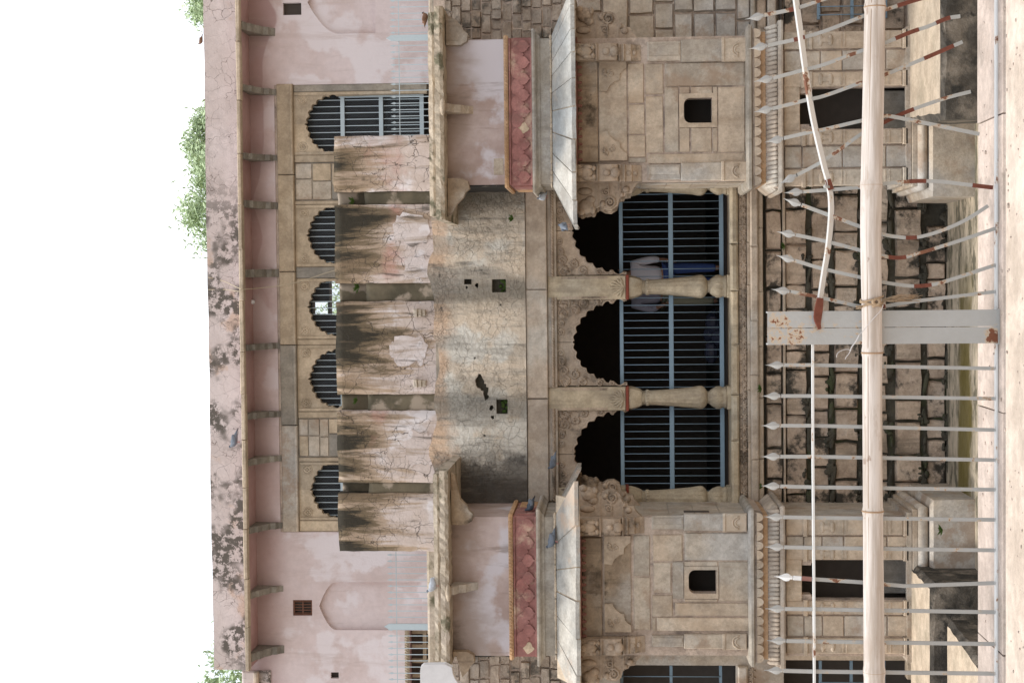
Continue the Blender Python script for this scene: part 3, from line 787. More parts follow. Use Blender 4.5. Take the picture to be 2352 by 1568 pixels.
# the dark gallery behind the arches, with one opening through its back wall
gy = YU+3.0
op = rect(XX(721, gy, 736), XX(694, gy, 736), ZZ(753, gy, 706), ZZ(718, gy, 706))
op2 = rect(XX(724, gy, 780), XX(640, gy, 780), ZZ(860, gy, 690), ZZ(757, gy, 690))
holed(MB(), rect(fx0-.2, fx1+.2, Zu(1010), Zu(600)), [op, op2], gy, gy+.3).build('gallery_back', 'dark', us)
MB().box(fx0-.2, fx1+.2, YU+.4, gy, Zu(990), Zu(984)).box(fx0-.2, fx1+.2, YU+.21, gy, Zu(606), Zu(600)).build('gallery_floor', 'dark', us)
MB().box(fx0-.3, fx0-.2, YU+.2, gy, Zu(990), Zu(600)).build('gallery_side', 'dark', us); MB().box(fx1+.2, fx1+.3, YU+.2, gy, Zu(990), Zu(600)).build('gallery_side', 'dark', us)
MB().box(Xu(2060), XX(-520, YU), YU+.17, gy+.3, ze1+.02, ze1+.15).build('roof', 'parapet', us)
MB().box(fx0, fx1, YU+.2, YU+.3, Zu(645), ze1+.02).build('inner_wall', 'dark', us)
# worn wall stub beyond the end of the parapet
xw = XX(2060, YU)
mb = MB().box(xw, XX(1538, YU, 560), YU-.06, YU+.1, Zu(610), ZZ(556, YU, 1555), .03, .01); mb.build('wall_stub', 'parapet', us)
MB().box(xw, XX(1538, YU, 560), YU-.22, YU-.062, ZZ(597, YU, 1555), ZZ(588, YU, 1555), .02, .01).build('ledge_stone', 'sand', us)
# terrace floor between upper storey and the front
MB().box(-11, 11, YC-.1, YU+.5, ZZ(1003, YC)-.25, ZZ(1003, YC)).build('roof_terrace', 'cornice', kind='structure')

# ------------------------------------------------------------------ central bay
cb = thing('central_bay', 'stained central bay with three cusped arches on carved columns', 'building', (0, YC, ZT))
Zc = lambda zx, zy=784: ZZ(zx, YC, zy)
Xc = lambda zy, zx=1300: XX(zy, YC, zx)
# stained upper screen wall with four recessed rain grooves
YS = YC-.08; t1 = ZZ(772, YS); t0 = ZZ(1003, YS)
def panel(a, b, mat, y, zt, zb_, name='wall_panel', th=.3):
    """plaster panel with a softly uneven top and corners"""
    x0, x1 = XX(b, y, 880), XX(a, y, 880); n = max(4, int((x1-x0)/.12)); mb = MB(); m_ = 14
    g_ = [[None]*(n+1) for _ in range(m_+1)]
    for k in range(m_+1):
        for i in range(n+1):
            x = x0+(x1-x0)*i/n; z = zb_+(zt-zb_)*k/m_
            d = .004*math.sin(2.3*x+1.1*z)
            if k == m_: d += .008; z += .008*math.sin(5*x)+random.uniform(-.007, .007)
            if i in (0, n): x += random.uniform(-.007, .007)
            g_[k][i] = len(mb.v); mb.v.append(Vector((x, y+d, z)))
    for k in range(m_):
        for i in range(n):
            mb.f.append((g_[k][i], g_[k][i+1], g_[k+1][i+1], g_[k+1][i])); mb.sm.append(True)
    top = [g_[m_][i] for i in range(n+1)]; b0 = len(mb.v)
    mb.v += [Vector((mb.v[q].x, y+th, mb.v[q].z-.01)) for q in top]
    for i in range(n): mb.f.append((top[i], top[i+1], b0+i+1, b0+i)); mb.sm.append(False)
    for side in (0, n):
        ids = [g_[k][side] for k in range(m_+1)]; b1 = len(mb.v)
        mb.v += [Vector((mb.v[q].x, y+th, mb.v[q].z)) for q in ids]
        for k in range(m_):
            q = (ids[k], ids[k+1], b1+k+1, b1+k); mb.f.append(q if side == 0 else q[::-1]); mb.sm.append(False)
    return mb.build(name, mat, cb)
PN = [312, 440, 470, 650, 692, 905, 943, 1108, 1132, 1265]
for i in range(0, 10, 2): panel(PN[i], PN[i+1], 'stained', YS, t1, t0)
for i in range(1, 9, 2):
    panel(PN[i]-2, PN[i+1]+2, 'groove', YS+.022, ZZ(842, YS), t0, 'rain_groove', .2)
    panel(PN[i]-2, PN[i+1]+2, 'groove', YS+.26, t1-.02, ZZ(845, YS), 'notch_back', .04)
for (a, b, zy0, zy1) in ((895, 984, 765, 842), (900, 990, 488, 566), (925, 995, 585, 646), (930, 996, 985, 1075)):
    # sounder layers of plaster with broken borders
    c0 = B((a+b)/2, (zy0+zy1)/2, YS); w_, h_ = abs(XX(zy0, YS)-XX(zy1, YS))/2, abs(ZZ(a, YS)-ZZ(b, YS))/2; nn = 26
    pl_ = [(c0.x+w_*math.copysign(abs(math.cos(q))**.6, math.cos(q))*random.uniform(.62, 1.12), c0.z+h_*math.copysign(abs(math.sin(q))**.6, math.sin(q))*random.uniform(.78, 1.06)) for q in [k*2*math.pi/nn for k in range(nn)]]
    MB().prism(pl_, YS-.013, YS+.02).build('plaster_layer', 'paleplaster', cb)
for zy in (718, 879):
    o = MB()
    for k in range(3): o.box(XX(zy+9, YS, 950)+.006*k, XX(zy-9, YS, 950)-.008*k, YS-.14+.03*k, YS+.05, ZZ(952+9*k, YS, zy)-.058, ZZ(952+9*k, YS, zy), .01, .006)
    o.build('corbel_stub', 'sandgrey', cb)
# bare plaster wall below
yb = YC-.13; x0, x1 = XX(1152, YC, 1100), XX(428, YC, 1100); out = [(x0, Zc(1209)), (x1, Zc(1209))]
for i in range(41):
    x = x1+(x0-x1)*i/40; out.append((x, ZZ(997, yb)+.05*math.sin(2.3*x+1)+.035*math.sin(7.1*x)+random.uniform(-.02, .02)))
h1 = rect(XX(671, yb), XX(641, yb), ZZ(1162, yb, 656), ZZ(1130, yb, 656)); h2 = rect(XX(950, yb), XX(917, yb), ZZ(1166, yb, 930), ZZ(1140, yb, 930))
h3 = rect(XX(652, yb), XX(640, yb), ZZ(1083, yb, 646), ZZ(1066, yb, 646))
ragged = []
hb = B(1105, 888, yb)
rg0 = [(.02, .12), (.12, .10), (.26, .05), (.22, -.03), (.10, -.06), (-.02, -.13), (-.26, -.15), (-.28, -.09), (-.10, -.04), (-.04, .03)]
for k in range(10):
    a_, b_ = Vector(rg0[k]), Vector(rg0[(k+1) % 10])
    for q in range(4):
        p_ = a_+(b_-a_)*(q/4)+Vector((random.uniform(-.018, .018), random.uniform(-.018, .018))); ragged.append((hb.x+p_.x*.75, hb.z+p_.y*.75))
small_holes = []
for (zx_, zy_, s_) in ((1128, 936, .045), (1132, 958, .03), (1096, 655, .035), (1072, 660, .025), (1090, 822, .022), (1112, 1000, .02), (1150, 700, .018)):
    c_ = B(zx_, zy_, yb); small_holes.append([(c_.x+s_*random.uniform(.5, 1.3)*math.cos(q*.785), c_.z+s_*.8*random.uniform(.5, 1.5)*math.sin(q*.785)) for q in range(8)])
holed(MB(), out, [h1, h2, h3, ragged]+small_holes, yb, YC+.2).build('plaster_wall', 'beige', cb)
MB().box(x0, x1, YC-.01, YC+.06, Zc(1205), ZZ(1010, yb)).build('wall_core', 'joint', cb)
for (cx, cz, s_) in ((656, 1149, .11), (930, 1152, .10), (440, 1100, .2), (446, 1140, .18)):
    p = B(cz, cx, YC-.02); mb = MB()
    for k in range(10): mb.ball((p.x+random.uniform(-1, 1)*s_, p.y+random.uniform(-.02, .0), p.z-random.uniform(0, 1)*s_), (s_*.32, .02, s_*.28), 7, 4)
    mb.build('moss_patch', 'moss', cb, kind='stuff')
# lintel blocks with a rope-moulded rebate over each arch
zL1, zL0 = Zc(1210), Zc(1280); cols_ = [(632, 686), (886, 940)]
ends = [428, 664, 914, 1152]
for a, b in zip(ends, ends[1:]):
    MB().box(Xc(b)+.006, Xc(a)-.006, YC-.10, YC+.35, Zc(1258), zL1, .012, .004).build('lintel', 'lintel', cb)
SPN = [(428, 632), (686, 886), (940, 1146)]
for a, b in SPN:
    xa, xb = Xc(b)-.02, Xc(a)+.02
    MB().box(xa, xb, YC-.045, YC+.3, zL0, Zc(1258)-.003, .01).build('lintel_rebate', 'lintel', cb)
    t_ = MB().tube([(xa, YC-.055, Zc(1270)), (xb, YC-.055, Zc(1270))], .026, 6); t_.build('rope_moulding', 'carved', cb)
    st = MB(); st.tube([(-.02, -.02, -.024), (0, -.028, 0), (.02, -.02, .024)], .009, 4); stm = st.mesh('strand', M['carved'])
    for k in range(int((xb-xa)/.042)): put(stm, 'strand', cb, (xa+.02+.042*k, YC-.058, Zc(1270)))
def scroll(mb, cx, cz, r, y, turns=1.6, s_=1, ph=0.0, w=.011):
    pts = []
    for k in range(15):
        t = k/14; a = ph+s_*turns*2*math.pi*t; q = r*(1-.85*t); pts.append((cx+q*math.cos(a), y, cz+q*math.sin(a)))
    mb.tube(pts, w, 4)
def leafy(mb, cx, cz, r, y, a0=0.0, n=5):
    for k in range(n):
        a = a0+(k-(n-1)/2)*.55; mb.ball((cx+r*.6*math.cos(a), y, cz+r*.6*math.sin(a)), (r*.5, .026, r*.22), 6, 4, rot=Matrix.Rotation(-a, 3, 'Y'))
zsp = Zc(1437); hsp = Zc(1319)-zsp
for i, (a, b) in enumerate(SPN):
    xa, xb = Xc(b), Xc(a); cx = (xa+xb)/2; hw = (xb-xa)/2
    cu = cusped(hw-.045, hsp-.02, 7, .30, .055, 6)
    for s_ in (1, -1):
        pts = [(cx+s_*.004, zL0-.003), (cx+s_*hw, zL0-.003), (cx+s_*hw, zsp-.02), (cx+s_*(hw-.04), zsp-.02)]+[(cx+s_*max(p.x, .004), zsp+p.y) for p in reversed(cu)]
        sp = MB().prism(pts, YC+.03, YC+.22).build('spandrel', 'carved', cb)
        rim = MB(); rim.tube([(cx+s_*max(p.x, .004), YC+.028, zsp+p.y+.008) for p in cu], .014, 5); rim.build('arch_rim', 'carved', sp)
        cv = MB(); y = YC+.026
        for (u_, v_, r_) in ((.90, .90, .10), (.66, .91, .085), (.44, .94, .065), (.90, .62, .085), (.74, .74, .08), (.24, .95, .055), (.93, .38, .06), (.94, .2, .04)):
            xx = cx+s_*hw*u_; zz = zsp+(zL0-zsp)*v_
            scroll(cv, xx, zz, r_, y, 1.5, s_*(1 if v_ > .8 else -1), random.uniform(0, 6), .016)
            leafy(cv, xx, zz, r_*.9, y, random.uniform(0, 6), 4); 
        for k in range(30):
            u_ = random.uniform(.15, .97); v_ = random.uniform(.5, .98)
            if (u_)**2+(v_*1.0)**2*1.0 > 1.25: leafy(cv, cx+s_*hw*u_, zsp+(zL0-zsp)*v_, .045, y, random.uniform(0, 6), 3)
        cv.build('foliage_carving', 'carved', sp, kind='stuff')
# columns
def column(parent, zc, Y, half=27, nm='column'):
    base = B(1690, zc, Y); cx = XX(zc, Y, 1500); k = Y/F
    c = thing('col_tmp', None, None, (cx, Y, base.z)); c.name = nm; c.parent = parent; c.location = c.location-wloc(parent); WORLD[c.name] = Vector((cx, Y, base.z))
    z = lambda q: ZZ(q, Y, zc); hh = half*k
    MB().box(cx-hh, cx+hh, Y-.19, Y+.19, z(1437), Zc(1258)-.004, .012).build('pier_block', 'column', c)
    for s_ in (1, -1):
        MB().box(cx+s_*(hh-.012), cx+s_*(hh-.045), Y-.198, Y-.191, z(1395), z(1290)).build('edge_strip', 'carved', c)
    lf = MB(); yy = Y-.193
    zf = z(1434)
    for q in range(9):
        a = math.pi/2+(q-4)*.30; L = .20-.012*abs(q-4)
        lf.ball((cx+(L*.62)*math.cos(a)*1.0, yy, zf+.0+L*.75*math.sin(a)), (.022, .016, L*.42), 6, 5, rot=Matrix.Rotation(-(a-math.pi/2), 3, 'Y'))
    for q in range(5):
        a = math.pi/2+(q-2)*.5; lf.ball((cx+.06*math.cos(a), yy-.008, zf+.07*math.sin(a)), (.02, .014, .06), 6, 5, rot=Matrix.Rotation(-(a-math.pi/2), 3, 'Y'))
    lf.build('leaf_fan', 'column', c, kind='stuff')
    MB().box(cx-hh-.006, cx+hh+.006, Y-.196, Y+.196, z(1444), z(1437.3), .006).build('red_line', 'redline', c)
    r = lambda p: p*k
    MB().lathe([(r(27), z(1444.4)), (r(27), z(1449)), (r(25), z(1458)), (r(21), z(1469)), (r(18), z(1474))], cx, Y, 8, sq=.35, sm=False).build('capital', 'column', c)
    MB().lathe([(r(14), z(1474)), (r(17), z(1475.5)), (r(17), z(1477)), (r(14.5), z(1478)), (r(17.5), z(1479.5)), (r(15), z(1481))], cx, Y, 16).build('neck', 'column', c)
    prof = [(15.5, 1481), (17, 1486), (16.4, 1492), (17, 1510), (18.5, 1535), (20.5, 1560), (23, 1588), (25.4, 1602), (25.8, 1610), (24, 1617), (18, 1622), (13.5, 1624.5)]
    fl = lambda kk, i, n: 1+.035*math.cos(i*2*math.pi*12/n) if 1 < kk < 9 else 1
    MB().lathe([(r(a), z(b)) for a, b in prof], cx, Y, 48, flute=fl).build('shaft', 'column', c)
    MB().lathe([(r(13.5), z(1624.5)), (r(15), z(1626)), (r(13.5), z(1628)), (r(17), z(1631)), (r(22), z(1638)), (r(25.2), z(1648)), (r(24.5), z(1656)), (r(23), z(1660)), (r(25), z(1664)), (r(25.5), z(1669))], cx, Y, 16, sq=.3).build('base_urn', 'column', c)
    MB().box(cx-r(26), cx+r(26), Y-r(26), Y+r(26), z(1690), z(1669), .01).build('plinth', 'column', c)
    lv = MB()
    for q in range(6):
        a = -math.pi/2+(q-2.5)*.55; lv.ball((cx+r(23.6)*math.cos(a), Y+r(23.6)*math.sin(a), z(1650)), (.02, .02, .055), 6, 5)
    for q in range(9):
        a = -math.pi/2+(q-4)*.4; lv.ball((cx+r(17)*math.cos(a), Y+r(17)*math.sin(a), z(1487)), (.012, .012, .03), 5, 4); lv.ball((cx+r(25)*math.cos(a), Y+r(25)*math.sin(a), z(1608)), (.013, .013, .045), 5, 4)
    lv.build('carved_petals', 'column', c, kind='stuff')
    return c
YK = YC+.16
column(cb, 659, YK); column(cb, 913, YK)
column(cb, 1142, YK+.02); column(cb, 424, YK+.02)
# room behind the arches
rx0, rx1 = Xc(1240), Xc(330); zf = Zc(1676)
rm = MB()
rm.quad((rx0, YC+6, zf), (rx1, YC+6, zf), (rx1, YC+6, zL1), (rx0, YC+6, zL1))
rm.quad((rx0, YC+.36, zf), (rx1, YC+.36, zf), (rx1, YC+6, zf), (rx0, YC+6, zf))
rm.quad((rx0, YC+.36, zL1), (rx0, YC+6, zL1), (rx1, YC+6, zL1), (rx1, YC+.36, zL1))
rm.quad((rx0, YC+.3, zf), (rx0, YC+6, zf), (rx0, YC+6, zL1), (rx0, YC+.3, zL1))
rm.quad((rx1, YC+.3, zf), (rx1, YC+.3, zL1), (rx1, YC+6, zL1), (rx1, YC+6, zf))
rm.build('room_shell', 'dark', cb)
# blue steel gates between the columns
yg = YC+.30
def gate(a, b, label):
    xa, xb = XX(b, yg, 1540), XX(a, yg, 1540); zt, zm, zb_ = ZZ(1428, yg), ZZ(1542, yg), ZZ(1658, yg)
    o = thing('steel_gate', label, 'gate', ((xa+xb)/2, yg, zb_-.04), 'blue steel gates closing the central arches')
    for z, hh in ((zt, .028), (zm, .034), (zb_, .032)): MB().box(xa, xb, yg-.02, yg+.02, z-hh, z+hh, .004).build('rail', 'bluegate', o)
    sp = 17.0*yg/F; n = int((xb-xa)/sp)
    br = MB().tube([(0, 0, zb_+.03-zt), (0, 0, -.026)], .0062, 6).mesh('bar', M['bluegate'])
    for k in range(n+1):
        x = xa+(xb-xa-n*sp)/2+k*sp
        put(br, 'bar', o, (x+random.uniform(-.004, .004), yg, zt))
    MB().box(xa+.01, xa+.05, yg-.018, yg+.018, zf, zb_-.033).build('foot', 'bluegate', o); MB().box(xb-.05, xb-.01, yg-.018, yg+.018, zf, zb_-.033).build('foot', 'bluegate', o)
gate(425, 655, 'blue steel gate between right balcony bay and first carved column')
gate(663, 909, 'blue steel gate between the two free carved columns')
gate(917, 1148, 'blue steel gate between left balcony bay and its carved column')
# sill, leaf band and mouldings below the arches
x0, x1 = XX(1166, YC, 1700), XX(420, YC, 1700)
js = [420, 560, 668, 790, 905, 1010, 1166]
for a, b in zip(js, js[1:]):
    MB().box(XX(b, YC, 1690)+.003, XX(a, YC, 1690)-.003, YC-.16, YC+.36, ZZ(1697, YC-.16), Zc(1676)-.01, .03, .006).build('sill_stone', 'column', cb)
def ledge(z1, z0, yf, mat, name, seams=6, ch=.012):
    q = [x0+(x1-x0)*(i+random.uniform(-.25, .25)*(0 < i < seams))/seams for i in range(seams+1)]
    for a, b in zip(q, q[1:]): MB().box(a+.002, b-.002, yf+random.uniform(-.006, .006), YC+.3, z0, z1, ch, .003).build(name, mat, cb)
zz = lambda q, y: ZZ(q, y)
ledge(zz(1697, YC-.1)-.004, zz(1716, YC-.1), YC-.08, 'carved', 'leaf_band')
ledge(zz(1716, YC-.1)-.003, zz(1724, YC-.1), YC-.14, 'sand', 'fillet')
ledge(zz(1724, YC-.2)-.003, zz(1742, YC-.2), YC-.22, 'lintel', 'ledge_stone', 5, .02)
ledge(zz(1742, YC-.2)-.003, zz(1754, YC-.2), YC-.15, 'sand', 'fillet')
lf = MB()
for k in range(5):
    a = math.pi/2+(k-2)*.62; lf.ball((.03*math.cos(a), 0, -.012+.035*math.sin(a)), (.016, .02, .034), 6, 4, rot=Matrix.Rotation(-(a-math.pi/2), 3, 'Y'))
lf.ball((0, -.006, -.03), (.018, .02, .018), 6, 4)
lfm = lf.mesh('leaf', M['carved'])
n = 30
for k in range(n): put(lfm, 'leaf', cb, (x0+(x1-x0)*(k+.5)/n, YC-.088, (zz(1697, YC-.1)+zz(1716, YC-.1))/2-.004), rot=(0, math.pi, 0), scale=(1.25, 1, 1.15))
# rough masonry below
MB().box(x0, x1, YC+.06, YC+.5, ZT-.1, zz(1754, YC-.2)-.004).build('wall_core', 'joint', cb)
lv = [1757, 1796]; courses('brick', cb, x0, x1, [Zc(1797), Zc(1758)], .42, .75, YC-.03, .3, .012, .01)
MB().box(x0, x1, YC-.07, YC+.1, Zc(1803), Zc(1797)-.004, .01, .006).build('string_course', 'sand', cb)
for a, b, g_ in ((1853, 1804, .012), (1905, 1864, .02), (1972, 1915, .025), (2040, 1980, .025), (2118, 2054, .03), (2173, 2128, .025)):
    mj = MB()
    for k in range(26):
        xx = random.uniform(x0+.1, x1-.1); s_ = random.uniform(.4, 1.5)
        mj.ball((xx, YC-.035, Zc(a)-.03+random.uniform(-.02, .02)), (.10*s_*random.uniform(.6, 1.6), .03, .028*s_), 7, 4, rot=Matrix.Rotation(random.uniform(-.25, .25), 3, 'Y'))
        if random.random() < .3:
            for q in range(8): mj.ball((xx+random.uniform(-.12, .12), YC-.035, Zc(a)+random.uniform(-.06, .06)), (.05*random.uniform(.4, 1.3), .03, .04*random.uniform(.4, 1.3)), 7, 4)
    mj.build('joint_moss', 'joint', cb, kind='stuff')
    cav = [(XX(1040, YC, 1940), XX(985, YC, 1940), Zc(1990), Zc(1895)), (XX(520, YC, 2140), XX(462, YC, 2140), Zc(2175), Zc(2105))]
    courses('brick', cb, x0, x1, [Zc(a), Zc(b)], .24, .62, YC-.02, .32, g_*.55, .04, skip=lambda s_, e_, z0_, z1_: any(c0 < (s_+e_)/2 < c1 and c2 < (z0_+z1_)/2 < c3 for c0, c1, c2, c3 in cav))
# ------------------------------------------------------------------ balcony bays (jharokhas)
Zj = lambda q, y=None: ZZ(q, YJ if y is None else y, 260)
def bracket_prof(L=.44):
    """silhouette (out, down) of a stone bracket: figure block, scroll, pendant"""
    return [(0, 0), (L, 0), (L+.02, -.06), (L-.03, -.16), (L-.05, -.27), (L-.08, -.29), (L-.09, -.33), (L-.05, -.40), (L-.04, -.50), (L-.09, -.58), (L-.17, -.60),
            (L-.22, -.62), (L-.22, -.68), (L-.26, -.70), (L-.27, -.78), (L-.33, -.80), (.04, -.86), (0, -.92)]
def front_bracket(parent, x, w=.115):
    z0 = Zj(1322)
    b = MB().prismx([(YJ+.02-o*.62, z0+d) for o, d in bracket_prof()][::-1], x-w, x+w).build('bracket', 'carved', parent)
    cv = MB(); y = YJ-.27
    cv.ball((x, y-.0, z0-.13), (.085, .07, .11), 8, 6).ball((x, y-.05, z0-.05), (.05, .045, .05), 8, 5)
    for s_ in (1, -1): cv.ball((x+s_*.075, y-.01, z0-.17), (.035, .05, .07), 6, 5); cv.ball((x+s_*.06, y+.02, z0-.25), (.045, .06, .035), 6, 4)
    cv.build('carved_figure', 'carved', b, kind='stuff')
    cv = MB(); cv.ball((x, y+.03, z0-.43), (.05, .05, .055), 8, 5); cv.ball((x, y+.04, z0-.55), (.075, .06, .07), 8, 6)
    for q in range(4): cv.box(x-w-.012, x+w+.012, y+.02+.035*q, YJ, z0-.305-.010*q-.30*(q > 1)-.05*(q == 3), z0-.29-.010*q-.30*(q > 1)-.05*(q == 3), 0)
    cv.ball((x, YJ-.06, z0-.74), (.055, .05, .05), 8, 5); cv.ball((x, YJ-.03, z0-.83), (.04, .04, .035), 8, 5)
    cv.build('carved_scroll', 'carved', b, kind='stuff')
    return b
def side_bracket(parent, x, s_, y, w=.11):
    z0 = Zj(1322)
    b = MB().prism([(x+s_*(o-.02), z0+d) for o, d in bracket_prof()], y-w, y+w).build('bracket', 'carved', parent)
    cv = MB(); X_ = x+s_*.33
    cv.ball((X_, y-w-.01, z0-.14), (.11, .05, .11), 8, 6).ball((X_+s_*.08, y-w-.03, z0-.07), (.05, .045, .05), 8, 5)
    cv.ball((X_-s_*.09, y-w-.01, z0-.2), (.06, .04, .07), 6, 5).ball((X_+s_*.05, y-w-.02, z0-.23), (.06, .04, .04), 6, 5)
    cv.ball((x+s_*.12, y-w, z0-.12), (.06, .035, .11), 6, 5)
    cv.build('carved_figure', 'carved', b, kind='stuff')
    cv = MB(); scroll(cv, x+s_*.28, z0-.47, .09, y-w-.005, 1.7, s_, .5, .022); scroll(cv, x+s_*.13, z0-.42, .06, y-w-.005, 1.5, -s_, 1, .016)
    cv.ball((x+s_*.30, y-w-.01, z0-.37), (.05, .03, .04), 6, 5).ball((x+s_*.1, y-w-.01, z0-.70), (.05, .03, .05), 6, 5).ball((x+s_*.17, y-w-.005, z0-.64), (.04, .03, .03), 6, 5)
    for q in range(3): cv.box(x+s_*.0, x+s_*(.36-.07*q), y-w-.02, y-w, z0-.305-.16*q, z0-.285-.16*q)
    cv.build('carved_scroll', 'carved', b, kind='stuff')
    return b
petal = MB()
pp = []
for k in range(13):
    t = k/12*2-1; pp.append((.118*(1-abs(t)**2.2)*(1 if abs(t) < .99 else 0)*1.0, t))
out_ = [(-.13, .115), (-.10, .16), (.10, .16), (.13, .115)]
ogee = [(0, -.175), (.025, -.135), (.075, -.105), (.118, -.05), (.125, .01), (.10, .055), (.055, .08), (.02, .10), (0, .135), (-.02, .10), (-.055, .08), (-.10, .055), (-.125, .01), (-.118, -.05), (-.075, -.105), (-.025, -.135)]
petal.prism([(x, z) for x, z in ogee], -.03, .01)

petm = petal.mesh('petal', M['red'])
petb = MB().prism([(x*random.uniform(.7, 1.05), z*random.uniform(.7, 1.05)) for x, z in ogee], -.006, .01).mesh('petal', M['redbare'])
loz = MB().prism([(.115*math.cos(q*math.pi/8), .085*math.sin(q*math.pi/8)-(.03 if q == 12 else 0)) for q in range(16)], -.014, .01).mesh('lobe', M['red'])
disc = MB()
ds = [(-.062, .045)]+[(.062*math.cos(math.pi+a*math.pi/10), .045+.095*math.sin(math.pi+a*math.pi/10)*1.0) for a in range(1, 10)]+[(.062, .045)]
disc.prism(ds, -.03, .01); discm = disc.mesh('scallop', M['sand'])
rib = MB(); rib.tube([(0, .03, .085), (0, -.015, .05), (.006, -.05, .0), (.012, -.09, -.05), (.012, -.10, -.085)], [.020, .022, .024, .024, .018], 6); ribm = rib.mesh('flute', M['lintel'])

def jharokha(zyl, zyr, oy, side, label):
    x0, x1 = XX(zyl, YJ, 1200), XX(zyr, YJ, 1200); cx = (x0+x1)/2; hw = (x1-x0)/2
    j = thing('balcony_bay', label, 'balcony', (cx, YJ, ZT), 'projecting stone balcony bays')
    C = lambda x, y: B(1292+x/3.9, oy+y/3.9, YJ)          # study-crop pixel to the front plane
    wx0, wx1 = x0+.02, x1-.02
    zt = Zj(1020)
    # front wall with window and door openings
    if side > 0: wl_, wr_, wt, wb = 875, 655, 1087, 1340
    else: wl_, wr_, wt, wb = 1060, 848, 1130, 1380
    a, b = C(wb, wl_), C(wt, wr_); r_ = .09
    win = [(a.x, a.z), (b.x, a.z), (b.x, b.z-r_)] + [(b.x-r_+r_*math.cos(t), b.z-r_+r_*math.sin(t)) for t in (.4, .8, 1.2)] + [(b.x-r_, b.z), (a.x+r_, b.z)] + [(a.x+r_-r_*math.sin(t), b.z-r_+r_*math.cos(t)) for t in (.4, .8, 1.2)] + [(a.x, b.z-r_)]
    dl, dr = (296, 200) if side > 0 else (1378, 1286)
    dx0, dx1 = XX(dl, YJ, 1950), XX(dr, YJ, 1950); dzt = Zj(1838); st = .075
    door = [(dx0, ZT+.05), (dx1, ZT+.05), (dx1, dzt-.17), (dx1-st*.6, dzt-.17), (dx1-st*.6, dzt-.13), (dx1-st, dzt-.13), (dx1-st, dzt), (dx0+st, dzt), (dx0+st, dzt-.13), (dx0+st*.6, dzt-.13), (dx0+st*.6, dzt-.17), (dx0, dzt-.17)]
    holed(MB(), rect(wx0, wx1, ZT, Zj(1320)), [win, door], YJ+.03, YJ+.22).build('front_wall', 'mortar', j)
    MB().box(wx0, wx0+.2, YJ+.221, YC+.4, ZT, Zj(1320)).build('side_wall', 'sandgrey', j); MB().box(wx1-.2, wx1, YJ+.221, YC+.4, ZT, Zj(1320)).build('side_wall', 'sandgrey', j)
    MB().box(wx0+.2, wx1-.2, YC+.2, YC+.4, ZT, Zj(1320)).box(wx0+.2, wx1-.2, YJ+.221, YC+.2, Zj(1740), Zj(1732)).build('inner_wall', 'dark', j)
    MB().box(wx0+.003, wx1-.003, YJ+.1, YC+.4, Zj(1320)+.002, Zj(1266)).build('core', 'mortar', j)
    # side stones
    for s_, xs_ in ((-1, wx0), (1, wx1)):
        for q in range(4):
            za_, zb2 = Zj(1712-60*q), Zj(1652-60*q)
            for (ya, yb2) in ((YJ+.25, YJ+.8), (YJ+.8, YC-.1)):
                MB().box(xs_-(.012 if s_ < 0 else -.004), xs_+(.012 if s_ > 0 else -.004), ya+.006, yb2-.006, za_+.004, zb2-.004).build('side_stone', 'sandgrey', j)
    if side < 0:
        MB().box(wx1+.004, wx1+.016, YJ+.42, YJ+.60, Zj(1628), Zj(1568)).build('side_slit', 'dark', j)  # dark plate painted for the shade inside the slit
    # window surround
    pa, pb_ = (C(1385, 915), C(1045, 615)) if side > 0 else (C(1395, 1105), C(1090, 815))
    holed(MB(), rect(pa.x, pb_.x, pa.z, pb_.z), [win], YJ+.005, YJ+.03).build('window_surround', 'sand', j)
    MB().box(a.x-.2, b.x+.2, YJ+.7, YJ+.75, a.z-.2, b.z+.2).build('window_dark', 'dark', j)
    # squared stones of the panel
    if side > 0:
        ST = [(580, 730, 340, 700), (590, 738, 712, 980), (590, 745, 985, 1185), (738, 905, 345, 622), (742, 905, 635, 1145), (915, 1640, 340, 542), (912, 1045, 552, 1140),
              (1045, 1140, 552, 615), (1145, 1345, 552, 615), (1045, 1140, 916, 1140), (1150, 1340, 916, 1140), (1388, 1640, 552, 1140), (1345, 1388, 552, 615), (1345, 1388, 916, 1140),
              (760, 1640, 1155, 1232), (590, 752, 1190, 1232)]
    else:
        ST = [(635, 785, 535, 905), (635, 790, 912, 1392), (805, 1080, 530, 770), (812, 975, 780, 1058), (800, 990, 1072, 1272), (1090, 1680, 515, 765), (985, 1090, 775, 1110),
              (1090, 1395, 772, 815), (1090, 1395, 1106, 1135), (1397, 1680, 772, 1135), (1005, 1680, 1142, 1262), (840, 1690, 1272, 1400), (800, 838, 1275, 1400)]
    for (xa, xb, ya, yb2) in ST:
        p, q = C(xb, yb2), C(xa, ya)
        lay('sand' if random.random() < .6 else 'sandgrey', j, p.x, q.x, p.z, q.z, YJ+.010+random.uniform(-.005, .006), .06, True, gap=.005)
    # blind cusped arch over the window
    pl, prr = (1215, 335) if side > 0 else (1400, 540)
    p, q = C(578 if side > 0 else 615, pl), C(325 if side > 0 else 372, prr)
    MB().box(p.x, q.x, YJ+.004, YJ+.03, p.z, q.z).build('arch_panel', 'grimed' if side < 0 else 'sand', j)
    sr = [(0, 0), (0, .97), (.30, 1), (.34, .88), (.40, .80), (.58, .66), (.74, .62), (.76, .42), (.86, .32), (1, .22), (1, 0)]
    W_ = (q.x-p.x)*.30; H_ = q.z-p.z
